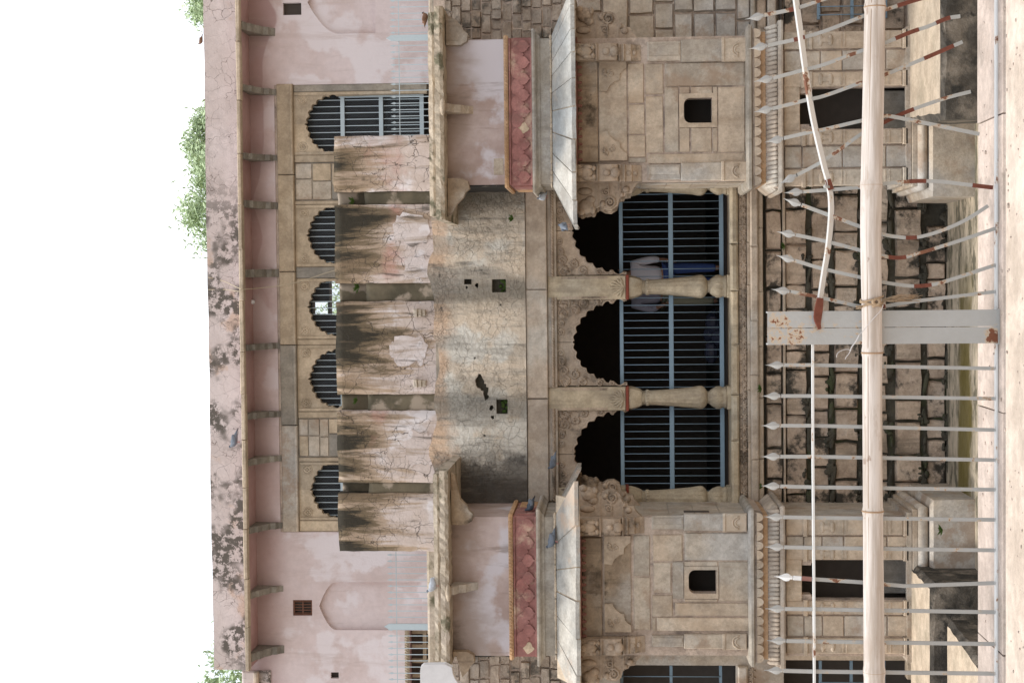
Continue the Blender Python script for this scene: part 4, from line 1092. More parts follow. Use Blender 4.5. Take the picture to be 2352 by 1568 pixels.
    for s_ in (1, -1):
        X_ = q.x if s_ > 0 else p.x
        MB().prism([(X_-s_*W_*v, q.z-H_*u) for u, v in sr], YJ-.035, YJ+.003).build('arch_spandrel', 'sand', j)
        cv = MB(); scroll(cv, X_-s_*W_*.4, q.z-H_*.45, .05, YJ-.036, 1.3, s_, 0, .012); leafy(cv, X_-s_*W_*.35, q.z-H_*.3, .07, YJ-.036, 2, 5)
        cv.build('spandrel_carving', 'sand', j, kind='stuff')
    # beam, hanging fringe
    MB().box(wx0+.28, wx1-.28, YJ-.05, YJ+.03, Zj(1373), Zj(1328), .01).build('beam', 'grimed', j)
    MB().box(wx0, wx1, YJ-.16, YJ+.02, Zj(1328)+.003, Zj(1312)).build('soffit_beam', 'primer', j)
    fr = MB().box(-.02, .02, -.02, .02, -.035, 0).ball((0, 0, -.04), .022, 6, 4).mesh('pendant', M['primer'])
    for k in range(18): put(fr, 'pendant', j, (wx0+.1+(wx1-wx0-.2)*k/17, YJ-.14, Zj(1328)))
    # corner pilasters
    pils = ((135, 330), (1235, 1395)) if side > 0 else ((340, 500), (1412, 1555))
    for ya, yb2 in pils:
        p, q = C(1650, yb2), C(760 if side > 0 else 800, ya)
        z = lambda u: p.z+(q.z-p.z)*u
        MB().box(p.x, q.x, YJ-.05, YJ+.03, z(0), z(.235), .012).build('pilaster_base', 'sand', j)
        MB().box(p.x+.01, q.x-.01, YJ-.035, YJ+.03, z(.235)+.002, z(.66), .012).build('pilaster_shaft', 'sandgrey', j)
        MB().box(p.x+.03, q.x-.03, YJ-.025, YJ+.03, z(.66)+.002, z(1), .012).build('pilaster_shaft', 'sandgrey', j)
        MB().box(p.x+.10, q.x-.06, YJ-.04, YJ-.026, z(.68), z(.985), .008).build('raised_strip', 'sandgrey', j)
        MB().box(p.x-.005, q.x+.005, YJ-.065, YJ-.051, z(.225), z(.255), .006).build('fillet', 'sand', j)
        ro = MB(); m_ = (p.x+q.x)/2
        for r0 in (.09, .055): ro.tube([(m_+r0*math.cos(t*math.pi/8), YJ-.052, z(.06)+.03+r0*math.sin(t*math.pi/8)) for t in range(9)], .012, 5)
        ro.build('half_roundel', 'sand', j, kind='stuff')
    # brackets
    fb = ((1160+1250)/2/3.033, (300+425)/2/3.033) if side > 0 else (1051.4+(1290+1340)/2/3.033, 1051.4+(435+525)/2/3.033)
    for q in fb: front_bracket(j, XX(q, YJ-.2, 1380))
    side_bracket(j, wx0, -1, YJ+.16); side_bracket(j, wx1, 1, YJ+.16)
    side_bracket(j, wx0, -1, YC-.25); side_bracket(j, wx1, 1, YC-.25)
    for s_, xx in ((-1, wx0), (1, wx1)):
        MB().box(xx+s_*.001, xx+s_*.14, YJ+.3, YC, Zj(1373), Zj(1328), .01).build('side_beam', 'grimed', j)
    # sloping eave of separate slabs round three sides
    zi, zo, ov = Zj(1266), Zj(1313, YJ-.58), .58
    fr_in = [0, .10, .22, .36, .50, .62, .73, .83, .93, 1] if side > 0 else [0, .14, .30, .47, .62, .80, 1]
    X0, X1 = x0-ov, x1+ov
    def slab(i0, i1, o0, o1):
        """i*: points on the wall line, o*: points on the drip edge"""
        i0, i1, o0, o1 = map(Vector, (i0, i1, o0, o1)); d = Vector((0, 0, random.uniform(-.012, .012))); th = Vector((0, 0, .055))
        mb = MB(); e = (o1-o0).normalized()*random.uniform(.004, .014)
        tops = [i0+e, o0+d+e, (o0*.5+o1*.5)+d*.5+Vector((0, 0, random.uniform(-.008, .008))), o1+d-e, i1-e]
        n = len(tops); mb.v = tops+[v-th for v in tops]; mb.f.append(tuple(range(n))); mb.f.append(tuple(range(2*n-1, n-1, -1)))
        for q in range(n): k = (q+1) % n; mb.f.append((q, n+q, n+k, k))
        mb.sm = [False]*len(mb.f)
        return mb.build('eave_slab', 'slab', j)
    for s_, t_ in zip(fr_in, fr_in[1:]):
        jo = [random.uniform(-.02, .02)*(0 < q < 1) for q in (s_, t_)]
        u0, u1 = s_, t_
        slab((x0+(x1-x0)*u0, YJ, zi), (x0+(x1-x0)*u1, YJ, zi), (X0+(X1-X0)*u0, YJ-ov, zo), (X0+(X1-X0)*u1, YJ-ov, zo))
    for s_ in (-1, 1):
        xi, xo = (x0, X0) if s_ < 0 else (x1, X1)
        if side < 0 and s_ > 0:
            ys = [(YJ+.35, YJ+.95), (YJ+.96, YC+.05)]              # a slab is missing next to the corner
            ys = [((YJ+.62), YJ+1.12), (YJ+1.13, YC+.05)]
        else: ys = [(YJ, YJ+.5), (YJ+.51, YJ+1.02), (YJ+1.03, YC+.05)]
        for (ya, yb2) in ys:
            ya2 = YJ-ov if ya == YJ else ya
            a_, b_ = ((xi, ya, zi), (xi, yb2, zi)), ((xo, ya2, zo), (xo, yb2, zo))
            if s_ > 0: slab(a_[0], a_[1], b_[0], b_[1])
            else: slab(a_[1], a_[0], b_[1], b_[0])
    MB().sweep_u([(-.02, zi-.058), (0, zi-.014), (ov-.012, zo-.02), (ov-.012, zo-.062)], x0, x1, YJ, YC if side > 0 else YC).build('eave_bed', 'ledge', j) if side > 0 else MB().prismx([(YJ+.02, zi-.058), (YJ, zi-.014), (YJ-ov+.012, zo-.02), (YJ-ov+.012, zo-.062)], x0-.3, x1+.3).build('eave_bed', 'ledge', j)
    mb = MB()
    for k in range(26):                    # mortar along the top of the slabs
        xx = x0+(x1-x0)*k/25; mb.ball((xx, YJ-.025, zi-.0), (random.uniform(.04, .08), .03, random.uniform(.012, .024)), 7, 4)
    mb.build('mortar_bead', 'ledge', j)
    # fascia, cornice, frieze
    MB().box(x0+.01, x1-.01, YJ-.005, YC+.1, Zj(1266)+.003, Zj(1240), .006).build('fascia', 'cornice', j)
    zc1, zc0 = Zj(1222, YJ-.1), Zj(1241, YJ-.05); h = zc1-zc0
    MB().sweep_u([(-.1, zc0+.002), (.02, zc0+.002), (.035, zc0+h*.25), (.06, zc0+h*.4), (.10, zc0+h*.55), (.115, zc0+h*.75), (.11, zc1), (-.1, zc1)], x0, x1, YJ, YC).build('cornice', 'cornice', j)
    zf1, zf0 = Zj(1169), zc1+.002
    MB().box(x0, x1, YJ+.005, YC+.1, zf0, zf1).build('frieze_ground', 'red', j)
    MB().box(x0+.001, x1-.001, YJ-.028, YJ+.004, zf1-.026, zf1-.001, .004).build('frieze_border', 'red', j); MB().box(x0+.001, x1-.001, YJ-.02, YJ+.004, zf0, zf0+.024, .004).build('frieze_border', 'red', j)
    n = 9 if side > 0 else 8; hh = zf1-zf0
    for k in range(n):
        xx = x0+(x1-x0)*(k+.5)/n; bare = (side > 0 and k == 3) or (side < 0 and k == 0)
        put(petb if bare else petm, 'petal', j, (xx, YJ+.004, zf0+hh*.40), scale=((x1-x0)/n/.27*.80, 1, hh/.36*.70))
        if k < n-1: put(loz, 'lobe', j, (xx+(x1-x0)/n/2, YJ+.004, zf1-hh*.34), scale=(1, 1, .95))
    for s_, xx in ((-1, x0), (1, x1)):
        for k in range(9):
            yy = YJ+.1+k*.15; MB().box(xx+s_*.001, xx+s_*.022, yy, yy+.09, zf0+.02, zf1-.05).build('side_slat', 'ochre' if k > 4 else 'red', j)
    zr1, zr0 = Zj(1158), Zj(1168)
    MB().sweep_u([(-.1, zr0), (.03, zr0), (.045, (zr0+zr1)/2), (.03, zr1), (-.1, zr1)], x0, x1, YJ, YC).build('rope_moulding', 'ochre', j)
    st = MB().tube([(-.018, -.012, -.026), (0, -.02, 0), (.018, -.012, .026)], .009, 4).mesh('strand', M['ochre'])
    for k in range(int((x1-x0)/.05)): put(st, 'strand', j, (x0+.03+.05*k, YJ-.04, (zr0+zr1)/2))
    # plaster attic
    MB().box(x0+.01, x1-.01, YJ+.004, YC+.3, zr1+.002, Zj(1019, YJ)).build('attic_wall', 'greymix', j)
    if side > 0: MB().box(x0-.012, x0+.009, YJ+.02, YC+.1, zr1+.004, Zj(1024, YJ)-.05).build('attic_side', 'blackwall', j)
    else: MB().box(x0-.012, x0+.009, YJ+.02, YC+.1, zr1+.004, Zj(1024, YJ)-.05).build('attic_side', 'blackwall', j)
    if side > 0: MB().box(XX(402, YJ), XX(365, YJ), YJ-.004, YJ+.01, Zj(1156), Zj(1134), .004, .01).build('attic_patch', 'sandgrey', j)
    # roof slab in two layers with rough edge
    rl, rr_ = (505, 14) if side > 0 else (1532, 1081)
    yr = YJ-.48; X0, X1 = XX(rl, yr, 1010), XX(rr_, yr, 1010)
    def rough_slab(xa, xb, yf, z0, z1, name, mat, amp):
        mb = MB(); n_ = int((xb-xa)/.07); rows = [(0, z0), (-.02, (z0*.6+z1*.4)), (0, z1)]
        for i in range(n_+1):
            x = xa+(xb-xa)*i/n_
            for o, z in rows: mb.v.append(Vector((x, yf+o+random.uniform(-amp, amp), z+random.uniform(-amp, amp)*.6)))
            mb.v.append(Vector((x, YC+.1, z1))); mb.v.append(Vector((x, YC+.1, z0)))
        for i in range(n_):
            for k in range(5): kk = (k+1) % 5; mb.f.append((i*5+k, (i+1)*5+k, (i+1)*5+kk, i*5+kk)); mb.sm.append(False)
        mb.f.append(tuple(range(4, -1, -1))); mb.sm.append(False); e = n_*5; mb.f.append(tuple(e+k for k in range(5))); mb.sm.append(False)
        return mb.build(name, mat, j)
    rough_slab(X0, X1, yr, ZZ(1019, yr, 260), ZZ(999, yr, 260), 'roof_slab', 'roofslab', .014)
    rough_slab(X0+.06, X1-.06, yr+.16, ZZ(999, yr, 260)+.012, ZZ(985, yr+.16, 260), 'roof_moulding', 'roofslab', .010)
    # struts under the roof slab
    zs1 = ZZ(1020, yr, 260)-.004
    for s_, xx, xe in ((-1, x0, X0), (1, x1, X1)):
        L = abs(xe-xx)-.06
        MB().prism([(xx-s_*.10, zs1), (xx+s_*L, zs1), (xx+s_*(L-.03), zs1-.05), (xx+s_*.26, zs1-.13), (xx+s_*.17, zs1-.22), (xx+s_*.10, zs1-.25), (xx+s_*.05, zs1-.31), (xx-s_*.05, zs1-.29), (xx-s_*.10, zs1-.20)], YJ-.16, YJ-.0).build('roof_strut', 'grimed', j)
    q = 254 if side > 0 else 1051.4+890/3.033
    xm = XX(q, YJ, 1040)
    MB().prismx([(YJ+.004, zs1), (YJ-.40, zs1), (YJ-.40, zs1-.05), (YJ-.25, zs1-.11), (YJ-.2, zs1-.2), (YJ-.08, zs1-.27), (YJ+.004, zs1-.36)], xm-.055, xm+.055).build('roof_strut', 'sandgrey', j)
    MB().ball((xm, yr-.02, zs1+.02), (.13, .05, .04), 8, 5).build('strut_knob', 'ledge', j)
    # base mouldings
    z = lambda u, y=YJ-.1: ZZ(u, y, 260)
    MB().sweep_u([(-.05, z(1729)), (.07, z(1729)), (.11, z(1726)), (.11, z(1720)), (.07, z(1714)), (-.05, z(1713))], x0, x1, YJ, YC).build('sill_moulding', 'cornice', j)
    MB().sweep_u([(-.05, z(1748)), (.045, z(1748)), (.06, z(1729)-.003), (-.05, z(1729)-.003)], x0, x1, YJ, YC).build('scallop_band', 'mortar', j)
    n = 16; L = x1-x0+.12
    for k in range(n): put(discm, 'scallop', j, (x0-.06+L*(k+.5)/n, YJ-.066, (z(1748)+z(1730))/2-.01), scale=(L/n/.124*.97, 1, .98))
    MB().sweep_u([(-.05, z(1760)), (.02, z(1760)), (.02, z(1748)-.003), (-.05, z(1748)-.003)], x0, x1, YJ, YC).build('plain_band', 'ochre', j)
    zb1, zb0 = z(1761, YJ-.15), z(1787, YJ-.15)
    MB().sweep_u([(-.05, zb0), (.10, zb0), (.085, zb0+.05), (.05, zb0+.10), (.01, zb1), (-.05, zb1)], x0, x1, YJ, YC).build('fluted_ground', 'mortar', j)
    n = 36; L = x1-x0+.2
    for k in range(n): put(ribm, 'flute', j, (x0-.10+L*(k+.5)/n, YJ-.015, (zb1+zb0)/2), scale=((L/n)/.048*.98, 1, (zb1-zb0)/.17))
    for s_, xx in ((-1, x0), (1, x1)):
        for k in range(22):
            put(ribm, 'flute', j, (xx+s_*.015, YJ+.0+k*.066, (zb1+zb0)/2), rot=(0, 0, s_*math.pi/2), scale=(1.3, 1, (zb1-zb0)/.17))
    MB().sweep_u([(-.05, z(1799, YJ-.15)), (.15, z(1799, YJ-.15)), (.16, z(1795, YJ-.15)), (.15, zb0-.003), (-.05, zb0-.003)], x0, x1, YJ, YC).build('drip_slab', 'lintel', j)
    # carved lower wall
    zl1 = z(1800, YJ-.02)
    lay_y = ((72, 112, 'p'), (114, 163, 'n'), (165, 199, 'p'), (298, 332, 'p'), (334, 386, 'n'), (388, 427, 'p')) if side > 0 else ((1190, 1228, 'p'), (1230, 1256, 'n'), (1257, 1285, 'p'), (1379, 1410, 'p'), (1412, 1462, 'n'), (1464, 1500, 'p'))
    for (b_, a_, kd) in lay_y:
        xa, xb = XX(a_, YJ, 1950)+.003, XX(b_, YJ, 1950)-.003
        if kd == 'p':
            MB().box(xa, xb, YJ-.025, YJ+.03, Zj(2072), zl1-.005, .012).build('pilaster', 'sand', j)
            MB().box(xa-.01, xb+.01, YJ-.045, YJ-.026, Zj(1866), Zj(1858), .006).build('capital_fillet', 'sand', j); MB().box(xa-.02, xb+.02, YJ-.055, YJ-.026, Zj(1850), Zj(1840), .008).build('capital_fillet', 'sand', j)
            u = MB(); m_ = (xa+xb)/2
            u.ball((m_, YJ-.026, Zj(1885)), (.085, .02, .035), 10, 5); u.ball((m_, YJ-.026, Zj(1908)), (.085, .02, .035), 10, 5); u.box(m_-.03, m_+.03, YJ-.04, YJ-.026, Zj(1910), Zj(1882))
            for q in (1930, 1938, 2030, 2040): u.box(xa+.01, xb-.01, YJ-.036, YJ-.026, Zj(q+3), Zj(q))
            u.build('urn_carving', 'sand', j, kind='stuff')
            MB().box(xa-.015, xb+.015, YJ-.05, YJ+.02, Zj(2085), Zj(2072)-.003, .01).build('pilaster_foot', 'sand', j)
        else:
            zz_ = [zl1-.01, Zj(1842), Zj(1885), Zj(1935), Zj(1990), Zj(2035), Zj(2083)]
            for q0, q1 in zip(zz_, zz_[1:]): lay('sand' if random.random() < .5 else 'sandgrey', j, xa, xb, q1, q0, YJ+.0, .04, True, gap=.008)
    MB().box(dx0-.05, dx1+.05, YJ-.005, YJ+.03, dzt+.005, zl1-.006, .006).build('door_lintel', 'sand', j)
    MB().box(dx0-.1, dx1+.1, YJ+.75, YJ+.8, ZT, dzt+.1).build('doorway_dark', 'dark', j)
    MB().box(dx0+.002, dx1-.002, YJ+.5, YJ+.74, ZT, Zj(2035), .01).build('doorway_block', 'cornice', j)
    zq = lambda u: ZZ(u, YJ-.1, 260)
    MB().sweep_u([(-.05, zq(2094)), (.05, zq(2094)), (.05, zq(2083)), (-.05, zq(2082)-.004)], x0, x1, YJ, YC).build('base_moulding', 'sandgrey', j)
    MB().sweep_u([(-.05, zq(2106)), (.10, zq(2106)), (.10, zq(2095)-.004), (-.05, zq(2095)-.004)], x0, x1, YJ, YC).build('base_moulding', 'sand', j)
    rr = [(.08+.075*math.cos(t), (zq(2119))+.075*math.sin(t)) for t in [(-1.57+3.14*k/8) for k in range(9)]]
    MB().sweep_u([(-.05, rr[0][1])]+rr+[(-.05, rr[-1][1])], x0, x1, YJ, YC, sm=True).build('base_torus', 'sandgrey', j)
    MB().sweep_u([(-.05, ZT), (.26, ZT), (.25, zq(2138)), (.16, zq(2132)), (-.05, zq(2132))], x0, x1, YJ, YC).build('base_plinth', 'sandgrey', j)
    return j
jharokha(425, 88, 57.4, 1, 'stone balcony bay whose complete eave reaches beside the first carved column')
jharokha(1507, 1185, 1091.0, -1, 'stone balcony bay with a broken eave corner and pigeons')

# ------------------------------------------------------------------ walls beyond the two bays
def flank(zy0, zy1, right):
    xa, xb = XX(zy1, YC, 1400), XX(zy0, YC, 1400); ys = YC-.55
    if right: xa = XX(88, YJ, 1200)-.017
    else: xb = XX(1507, YJ, 1200)+.017
    o = thing('flanking_wall', 'rough stone wall with slab courses beyond the right balcony bay' if right else 'rough stone wall with dark gated arch beyond the left balcony bay', 'wall', ((xa+xb)/2, ys, ZT))
    zt = ZZ(1010, YC)
    MB().box(xa, xb, ys+.22, YC+.4, Zj(1320), zt).build('wall_core', 'mortar', o)
    courses('smallstone', o, xa, xb, [ZZ(q, ys, zy0) for q in (1306, 1286, 1262, 1240, 1216, 1193, 1170, 1146, 1122, 1098, 1075, 1052, 1030, 1012)], .14, .34, ys+.18, .25, .007, .03)
    if right:
        MB().box(xa, xb, ys+.12, YC+.4, ZT, Zj(1320)-.004).build('wall_core', 'mortar', o)
        lv = [1722, 1690, 1640, 1590, 1545, 1500, 1440, 1380, 1322]
        courses('sandgrey', o, xa, xb, [ZZ(q, ys, zy0) for q in lv], .35, .7, ys+.06, .3, .012, .02)
        z = lambda q: ZZ(q, ys, 30)
        MB().box(xa, xb, ys-.06, ys+.3, z(1735), z(1724), .02).build('ledge_stone', 'cornice', o)
        MB().box(xa, xb, ys-.02, ys+.3, z(1760), z(1737), .02).build('leaf_band', 'carved', o)
        for k in range(14): put(lfm, 'leaf', o, (xb-.06-.13*k, ys-.03, z(1748)), scale=(1.5, 1, 1.4))
        MB().box(xa, xb, ys-.08, ys+.3, z(1782), z(1762), .02).build('ledge_stone', 'sandgrey', o)
        MB().box(xa+.3, xb, ys-.004, ys+.19, z(1797), z(1790), .01).build('slot', 'dark', o)  # dark strip painted as the shade of an open slot
        courses('brick', o, xa, xb, [z(q) for q in (2080, 2030, 1985, 1935, 1885, 1840, 1800)], .3, .6, ys+.05, .3, .012, .02)
    else:
        z = lambda q: ZZ(q, ys, 1540)
        # a dark cusped arch with a gate above, a second dark opening with a gate below
        holed(MB(), rect(xa, xb, z(1800), z(1322)), [rect(xa+.2, XX(1527, ys, 1560), z(1692), z(1424))], ys, ys+.24).build('front_wall', 'sandgrey', o)
        MB().box(xa, xb, ys+1.2, ys+1.3, ZT, z(1322)).box(xa, xb, ys+.25, ys+1.2, z(1705), z(1700)).build('inner_wall', 'dark', o)
        MB().box(xa, XX(1527, ys, 1560), ys-.08, ys-.002, z(1716), z(1694), .02).build('sill_stone', 'sandgrey', o)
        for k in range(8): put(lfm, 'leaf', o, (XX(1527, ys, 1560)-.08-.1*k, ys-.01, z(1728)), scale=(1.2, 1, 1.1))
        MB().box(XX(1560, ys, 2040), xb, ys+.02, ys+.24, ZT, z(2085)).build('plinth', 'ledge', o)
        MB().box(XX(1516, ys, 1900), xb, ys+.02, ys+.24, z(2085), z(1800)-.004).build('pier', 'sand', o)
    return o
fr_ = flank(-400, 86, True); fl_ = flank(1506, 2000, False)
def small_gate(name, label, xa, xb, y, zt, zb_, sp, mid=True, spear=False, mat='bluegate', rails=None):
    o = thing(name, label, 'gate' if not spear else 'railing', ((xa+xb)/2, y, zb_))
    for z in (rails or ([zt, (zt+zb_)/2, zb_] if mid else [zt, zb_])): MB().box(xa, xb, y-.016, y+.016, z-.022, z+.022, .003).build('rail', mat, o)
    n = int((xb-xa)/sp)
    br = MB().tube([(0, 0, 0), (0, 0, zt-zb_)], .008, 6).mesh('bar', M[mat])
    for k in range(n): put(br, 'bar', o, (xa+sp*(k+.5), y-.024, zb_))
    return o
ysd = YC-.55+.3
small_gate('steel_gate', 'blue steel gate in the arch beyond the left balcony bay', XX(1760, ysd, 1540), XX(1527, ysd, 1540), ysd, ZZ(1428, ysd, 1540), ZZ(1655, ysd, 1540), .11)
small_gate('steel_gate', 'low blue steel gate under the gated left arch beside carved lower wall', XX(1760, ysd, 1940), XX(1516, ysd, 1940), ysd, ZZ(1884, ysd, 1540), ZZ(2030, ysd, 1540), .17, rails=[ZZ(1884, ysd, 1540), ZZ(1955, ysd, 1540), ZZ(2030, ysd, 1540)])
ysr = YC-.55-.03
small_gate('steel_railing', 'blue steel railing at the foot of the right flanking wall', XX(44, ysr, 1950), XX(-380, ysr, 1950), ysr, ZZ(1880, ysr, 30), ZZ(2034, ysr, 30), .12, rails=[ZZ(1880, ysr, 30), ZZ(1957, ysr, 30), ZZ(2034, ysr, 30)])

# ------------------------------------------------------------------ roof railings
YR = 25.3
def railing(za, zb_, posts, label):
    xa, xb = XX(zb_, YR, 950), XX(za, YR, 950); zm = (za+zb_)/2
    z0 = ZZ(1003, YC)-.0
    zz1, ztip = ZZ(914, YR, zm), ZZ(893, YR, zm)
    o = thing('spear_railing', label, 'railing', ((xa+xb)/2, YR, z0), 'thin spear railings on the roof terrace')
    MB().box(xa, xb, YR-.008, YR+.008, zz1-.006, zz1+.006).build('rail', 'palerail', o)
    zl_ = ZZ(997, YR, zm); MB().box(xa, xb, YR-.012, YR+.012, zl_-.012, zl_+.012).build('rail', 'palerail', o)
    b = MB().box(-.0065, .0065, -.0105, -.0085, 0, ztip-z0-.09).prism([(-.006, ztip-z0-.09), (.006, ztip-z0-.09), (.018, ztip-z0-.06), (0, ztip-z0), (-.018, ztip-z0-.06)], -.0125, -.0088)
    me = b.mesh('bar', M['palerail'])
    n = int((xb-xa)/(14.4*YR/F)); ph = []
    for k in range(n):
        x = xa+(xb-xa)*(k+.5)/n
        if any(abs(x-XX(p, YR, 950)) < .05 for p in posts): continue
        put(me, 'bar', o, (x, YR, z0))
    for p in posts:
        x = XX(p, YR, 950); MB().prism([(x-.045, z0), (x+.045, z0), (x+.045, ztip-.03), (x, ztip+.05), (x-.045, ztip-.03)], YR-.05, YR-.0125).build('post', 'palerail', o)
railing(-480, 318, (88, -300), 'pale spear railing on the roof beside the mesh gate arch')
railing(1266, 2020, (1437, 1830), 'pale spear railing on the roof before the left blind niche')
# lichen-covered terrace kerb under the railings
for a, b in ((-480, 330), (1250, 2020)):
    MB().box(XX(b, YC, 990), XX(a, YC, 990), YC-.06, YC+.25, ZZ(1006, YC)-.25, ZZ(984, YC, (a+b)/2 if b < 400 else 1420), .02, .01).build('roof_kerb', 'roofslab', kind='structure')
# ------------------------------------------------------------------ foreground fence
fe = thing('spear_fence', 'chipped white steel spear fence, bent right of its wide post', 'fence', (XX(750, YF, 2290), YF, ZG+.006))
P = lambda a, b, y=YF: B(a, b, y)
def spear_shape(mb, tip, neck, w, d, y):
    """flat spear head from neck to tip, with a raised middle"""
    t = Vector(tip); n_ = Vector(neck); ax = (t-n_); L = ax.length; ax.normalize(); sd = Vector((ax.z, 0, -ax.x))
    prof = [(0, .40), (.08, .46), (.20, .86), (.32, 1.0), (.44, .88), (.58, .54), (.74, .22), (.88, .09), (1.0, .015)]
    b = len(mb.v)
    for u, q in prof:
        c = n_+ax*(L*u); mb.v += [c+sd*(w*q), c+Vector((0, -d, 0)), c-sd*(w*q), c+Vector((0, d, 0))]
    m_ = len(prof)
    for k in range(m_-1):
        for i in range(4):
            jx = (i+1) % 4; mb.f.append((b+k*4+i, b+k*4+jx, b+(k+1)*4+jx, b+(k+1)*4+i)); mb.sm.append(False)
    mb.f.append((b+3, b+2, b+1, b)); e = b+(m_-1)*4; mb.f.append((e, e+1, e+2, e+3)); mb.sm += [False, False]
def densify(pts, n=5):
    """smooth curve through the points"""
    out = []; m_ = len(pts)
    for i in range(m_-1):
        p0, p1, p2, p3 = pts[max(i-1, 0)], pts[i], pts[i+1], pts[min(i+2, m_-1)]
        for k in range(n):
            t = k/n; out.append(.5*((2*p1)+(p2-p0)*t+(2*p0-5*p1+4*p2-p3)*t*t+(-p0+3*p1-3*p2+p3)*t**3))
    out.append(pts[-1]); return out
BW = .0125
def fence_bar(path, mat='fence', head='spear', rust=(), yoff=0.0, smooth=True, hl=42):
    """path: picture points from tip to foot"""
    pts = [P(a, b, YF+yoff) for a, b in path]
    tip, nxt = pts[0], pts[1]; ax = (nxt-tip).normalized(); neck = tip+ax*(hl*1.05*YF/F)
    body = [neck]+pts[1:]
    dn = densify(body, 5) if smooth and len(body) > 3 else body
    o = MB().bar(dn, BW, .012).build('bar', mat, fe)
    h = MB(); spear_shape(h, tip, neck-ax*.004, .0148, .0065, YF); h.build('spear_head', head, o)
    for u0, u1 in rust:
        n_ = len(dn); a, b = int(u0*(n_-1)), max(int(u0*(n_-1))+1, int(u1*(n_-1)))
        MB().bar(dn[a:b+1], BW+.0016, .0136).build('rust_patch', 'rust', o)
    return o
tips = [1757, 1750, 1748, 1748, 1748, 1755, 1757, 1778, 1758, 1762, 1755]
tz = [838, 909, 977, 1048, 1115, 1186, 1255, 1323, 1397, 1470, 1538]
rz = [838, 909, 977, 1048, 1118, 1188, 1257, 1329, 1398, 1472, 1541]
fz = [846, 915, 987, 1056, 1124, 1193, 1263, 1340, 1405, 1478, 1546]
for i in range(11):
    if i == 7:
        o = fence_bar([(1778, 1323), (1866, 1329), (1975, 1336), (2078, 1345), (2140, 1343), (2284, 1338)], head='white', smooth=False)
        MB().bar([P(1822, 1326), P(1840, 1327.2)], BW+.002, .0142).build('white_dip', 'white', o); MB().bar([P(1841, 1327.3), P(1864, 1329)], BW+.002, .0142).build('primer_band', 'primer', o)
    else: fence_bar([(tips[i], tz[i]), (1866, rz[i]), (2284, fz[i])], smooth=False, rust=())
for q in range(1612, 2110, 71): fence_bar([(1757, q), (1868, q), (2286, q+5)], smooth=False)
for q in (-310, -381, -452, -523, -594): fence_bar([(1752, q), (1860, q), (2294, q+4)], smooth=False)
# bent bars right of the post, most of them torn from the foot rail
fence_bar([(1712, 45), (1766, 33), (1824, 21), (1880, 3), (1960, -25), (2040, -50)], 'fencebent', rust=((.36, .45),))
fence_bar([(1720, 113), (1776, 102), (1836, 89), (1900, 70), (1985, 37), (2033, 23), (2105, 0), (2160, -14)], 'fencebent', rust=((.28, .33), (.78, .92)))
fence_bar([(1732, 188), (1790, 176), (1846, 161), (1895, 148), (1987, 114), (2032, 99), (2093, 74), (2132, 61), (2175, 43), (2205, 38)], 'fencebent', rust=((.62, .72), (.83, .93)))
fence_bar([(1731, 258), (1790, 246), (1852, 230), (1895, 220), (1984, 188), (2030, 173), (2122, 135), (2182, 109), (2210, 97)], 'fencebent', rust=((.75, .90),))
fence_bar([(1757, 327), (1812, 315), (1868, 302), (1895, 297), (1981, 277), (2030, 267), (2055, 269), (2120, 282), (2249, 308)], 'fencebent')
fence_bar([(1790, 423), (1835, 400), (1880, 376), (1920, 350), (1981, 306), (2027, 283), (2083, 257), (2168, 227), (2229, 211)], 'fencebent', yoff=.016, rust=((.62, .78),))
fence_bar([(1800, 443), (1850, 440), (1905, 436), (1977, 430), (2023, 423), (2075, 418), (2109, 416), (2158, 417), (2220, 424), (2280, 431)], 'fencebent', rust=((.60, .73), (.93, 1)))
fence_bar([(1799, 456), (1850, 474), (1909, 496), (1977, 521), (2023, 537), (2060, 544), (2093, 546), (2126, 541), (2175, 525), (2224, 502), (2269, 473)], 'fencebent', rust=((.56, .64),))
fence_bar([(1784, 532), (1840, 542), (1900, 555), (1977, 575), (2023, 587), (2066, 592), (2106, 583), (2175, 562), (2230, 544), (2285, 525)], 'fencebent', rust=((.50, .62),))
fence_bar([(1783, 586), (1838, 602), (1893, 618), (1977, 637), (2023, 647), (2060, 653), (2099, 657), (2139, 654), (2178, 644), (2285, 609)], 'fencebent', rust=((.68, .78),))
fence_bar([(1771, 664), (1824, 671), (1883, 683), (1967, 702), (2000, 706), (2033, 703), (2093, 693), (2175, 683), (2284, 670)], 'fencebent', rust=((.55, .63),))
# rails
MB().bar([P(1866.5, 789, YF-.010), P(1867, 1050, YF-.010), P(1869, 1300, YF-.010), P(1873, 2115, YF-.010)], .0075, .026).build('rail', 'rail', fe)
br = densify([P(a, b, YF-.012) for a, b in ((1806, -190), (1818, -80), (1828, 0), (1839, 80), (1851, 170), (1867, 270), (1891, 375), (1904, 425), (1909, 480), (1903, 560), (1892, 630), (1883, 690))], 6)
n = len(br); ang = [max(0, 1.15*(k/n)) if k/n < .75 else 1.15 for k in range(n)]
wid = [.037-.006*(k/n) for k in range(n)]
o = MB().bar(br, wid, .007, tw=[-.95]*n).build('rail', 'rail', fe); o['label'] = 'bent white rail, twisted upward and torn off at a rusty end'
ed = densify([P(a, b, YF-.043) for a, b in ((1884, 684), (1881, 705), (1878, 728), (1879, 742), (1883, 756))], 4)
MB().bar(ed, [.022+.011*math.sin(math.pi*min(1, k/len(ed)*1.25))-.012*(k/len(ed))**2 for k in range(len(ed))], .006, tw=[-.3]*len(ed)).build('torn_end', 'rust', o)
MB().bar([P(1901, 412, YF-.0205), P(1909, 436, YF-.0205)], .026, .002, tw=[-.55]*2).build('rust_patch', 'rust', o)
MB().tube([P(1904, 430, YF-.02), P(1893, 428, YF-.03)], .006, 8).build('bolt', 'fencebent', o)
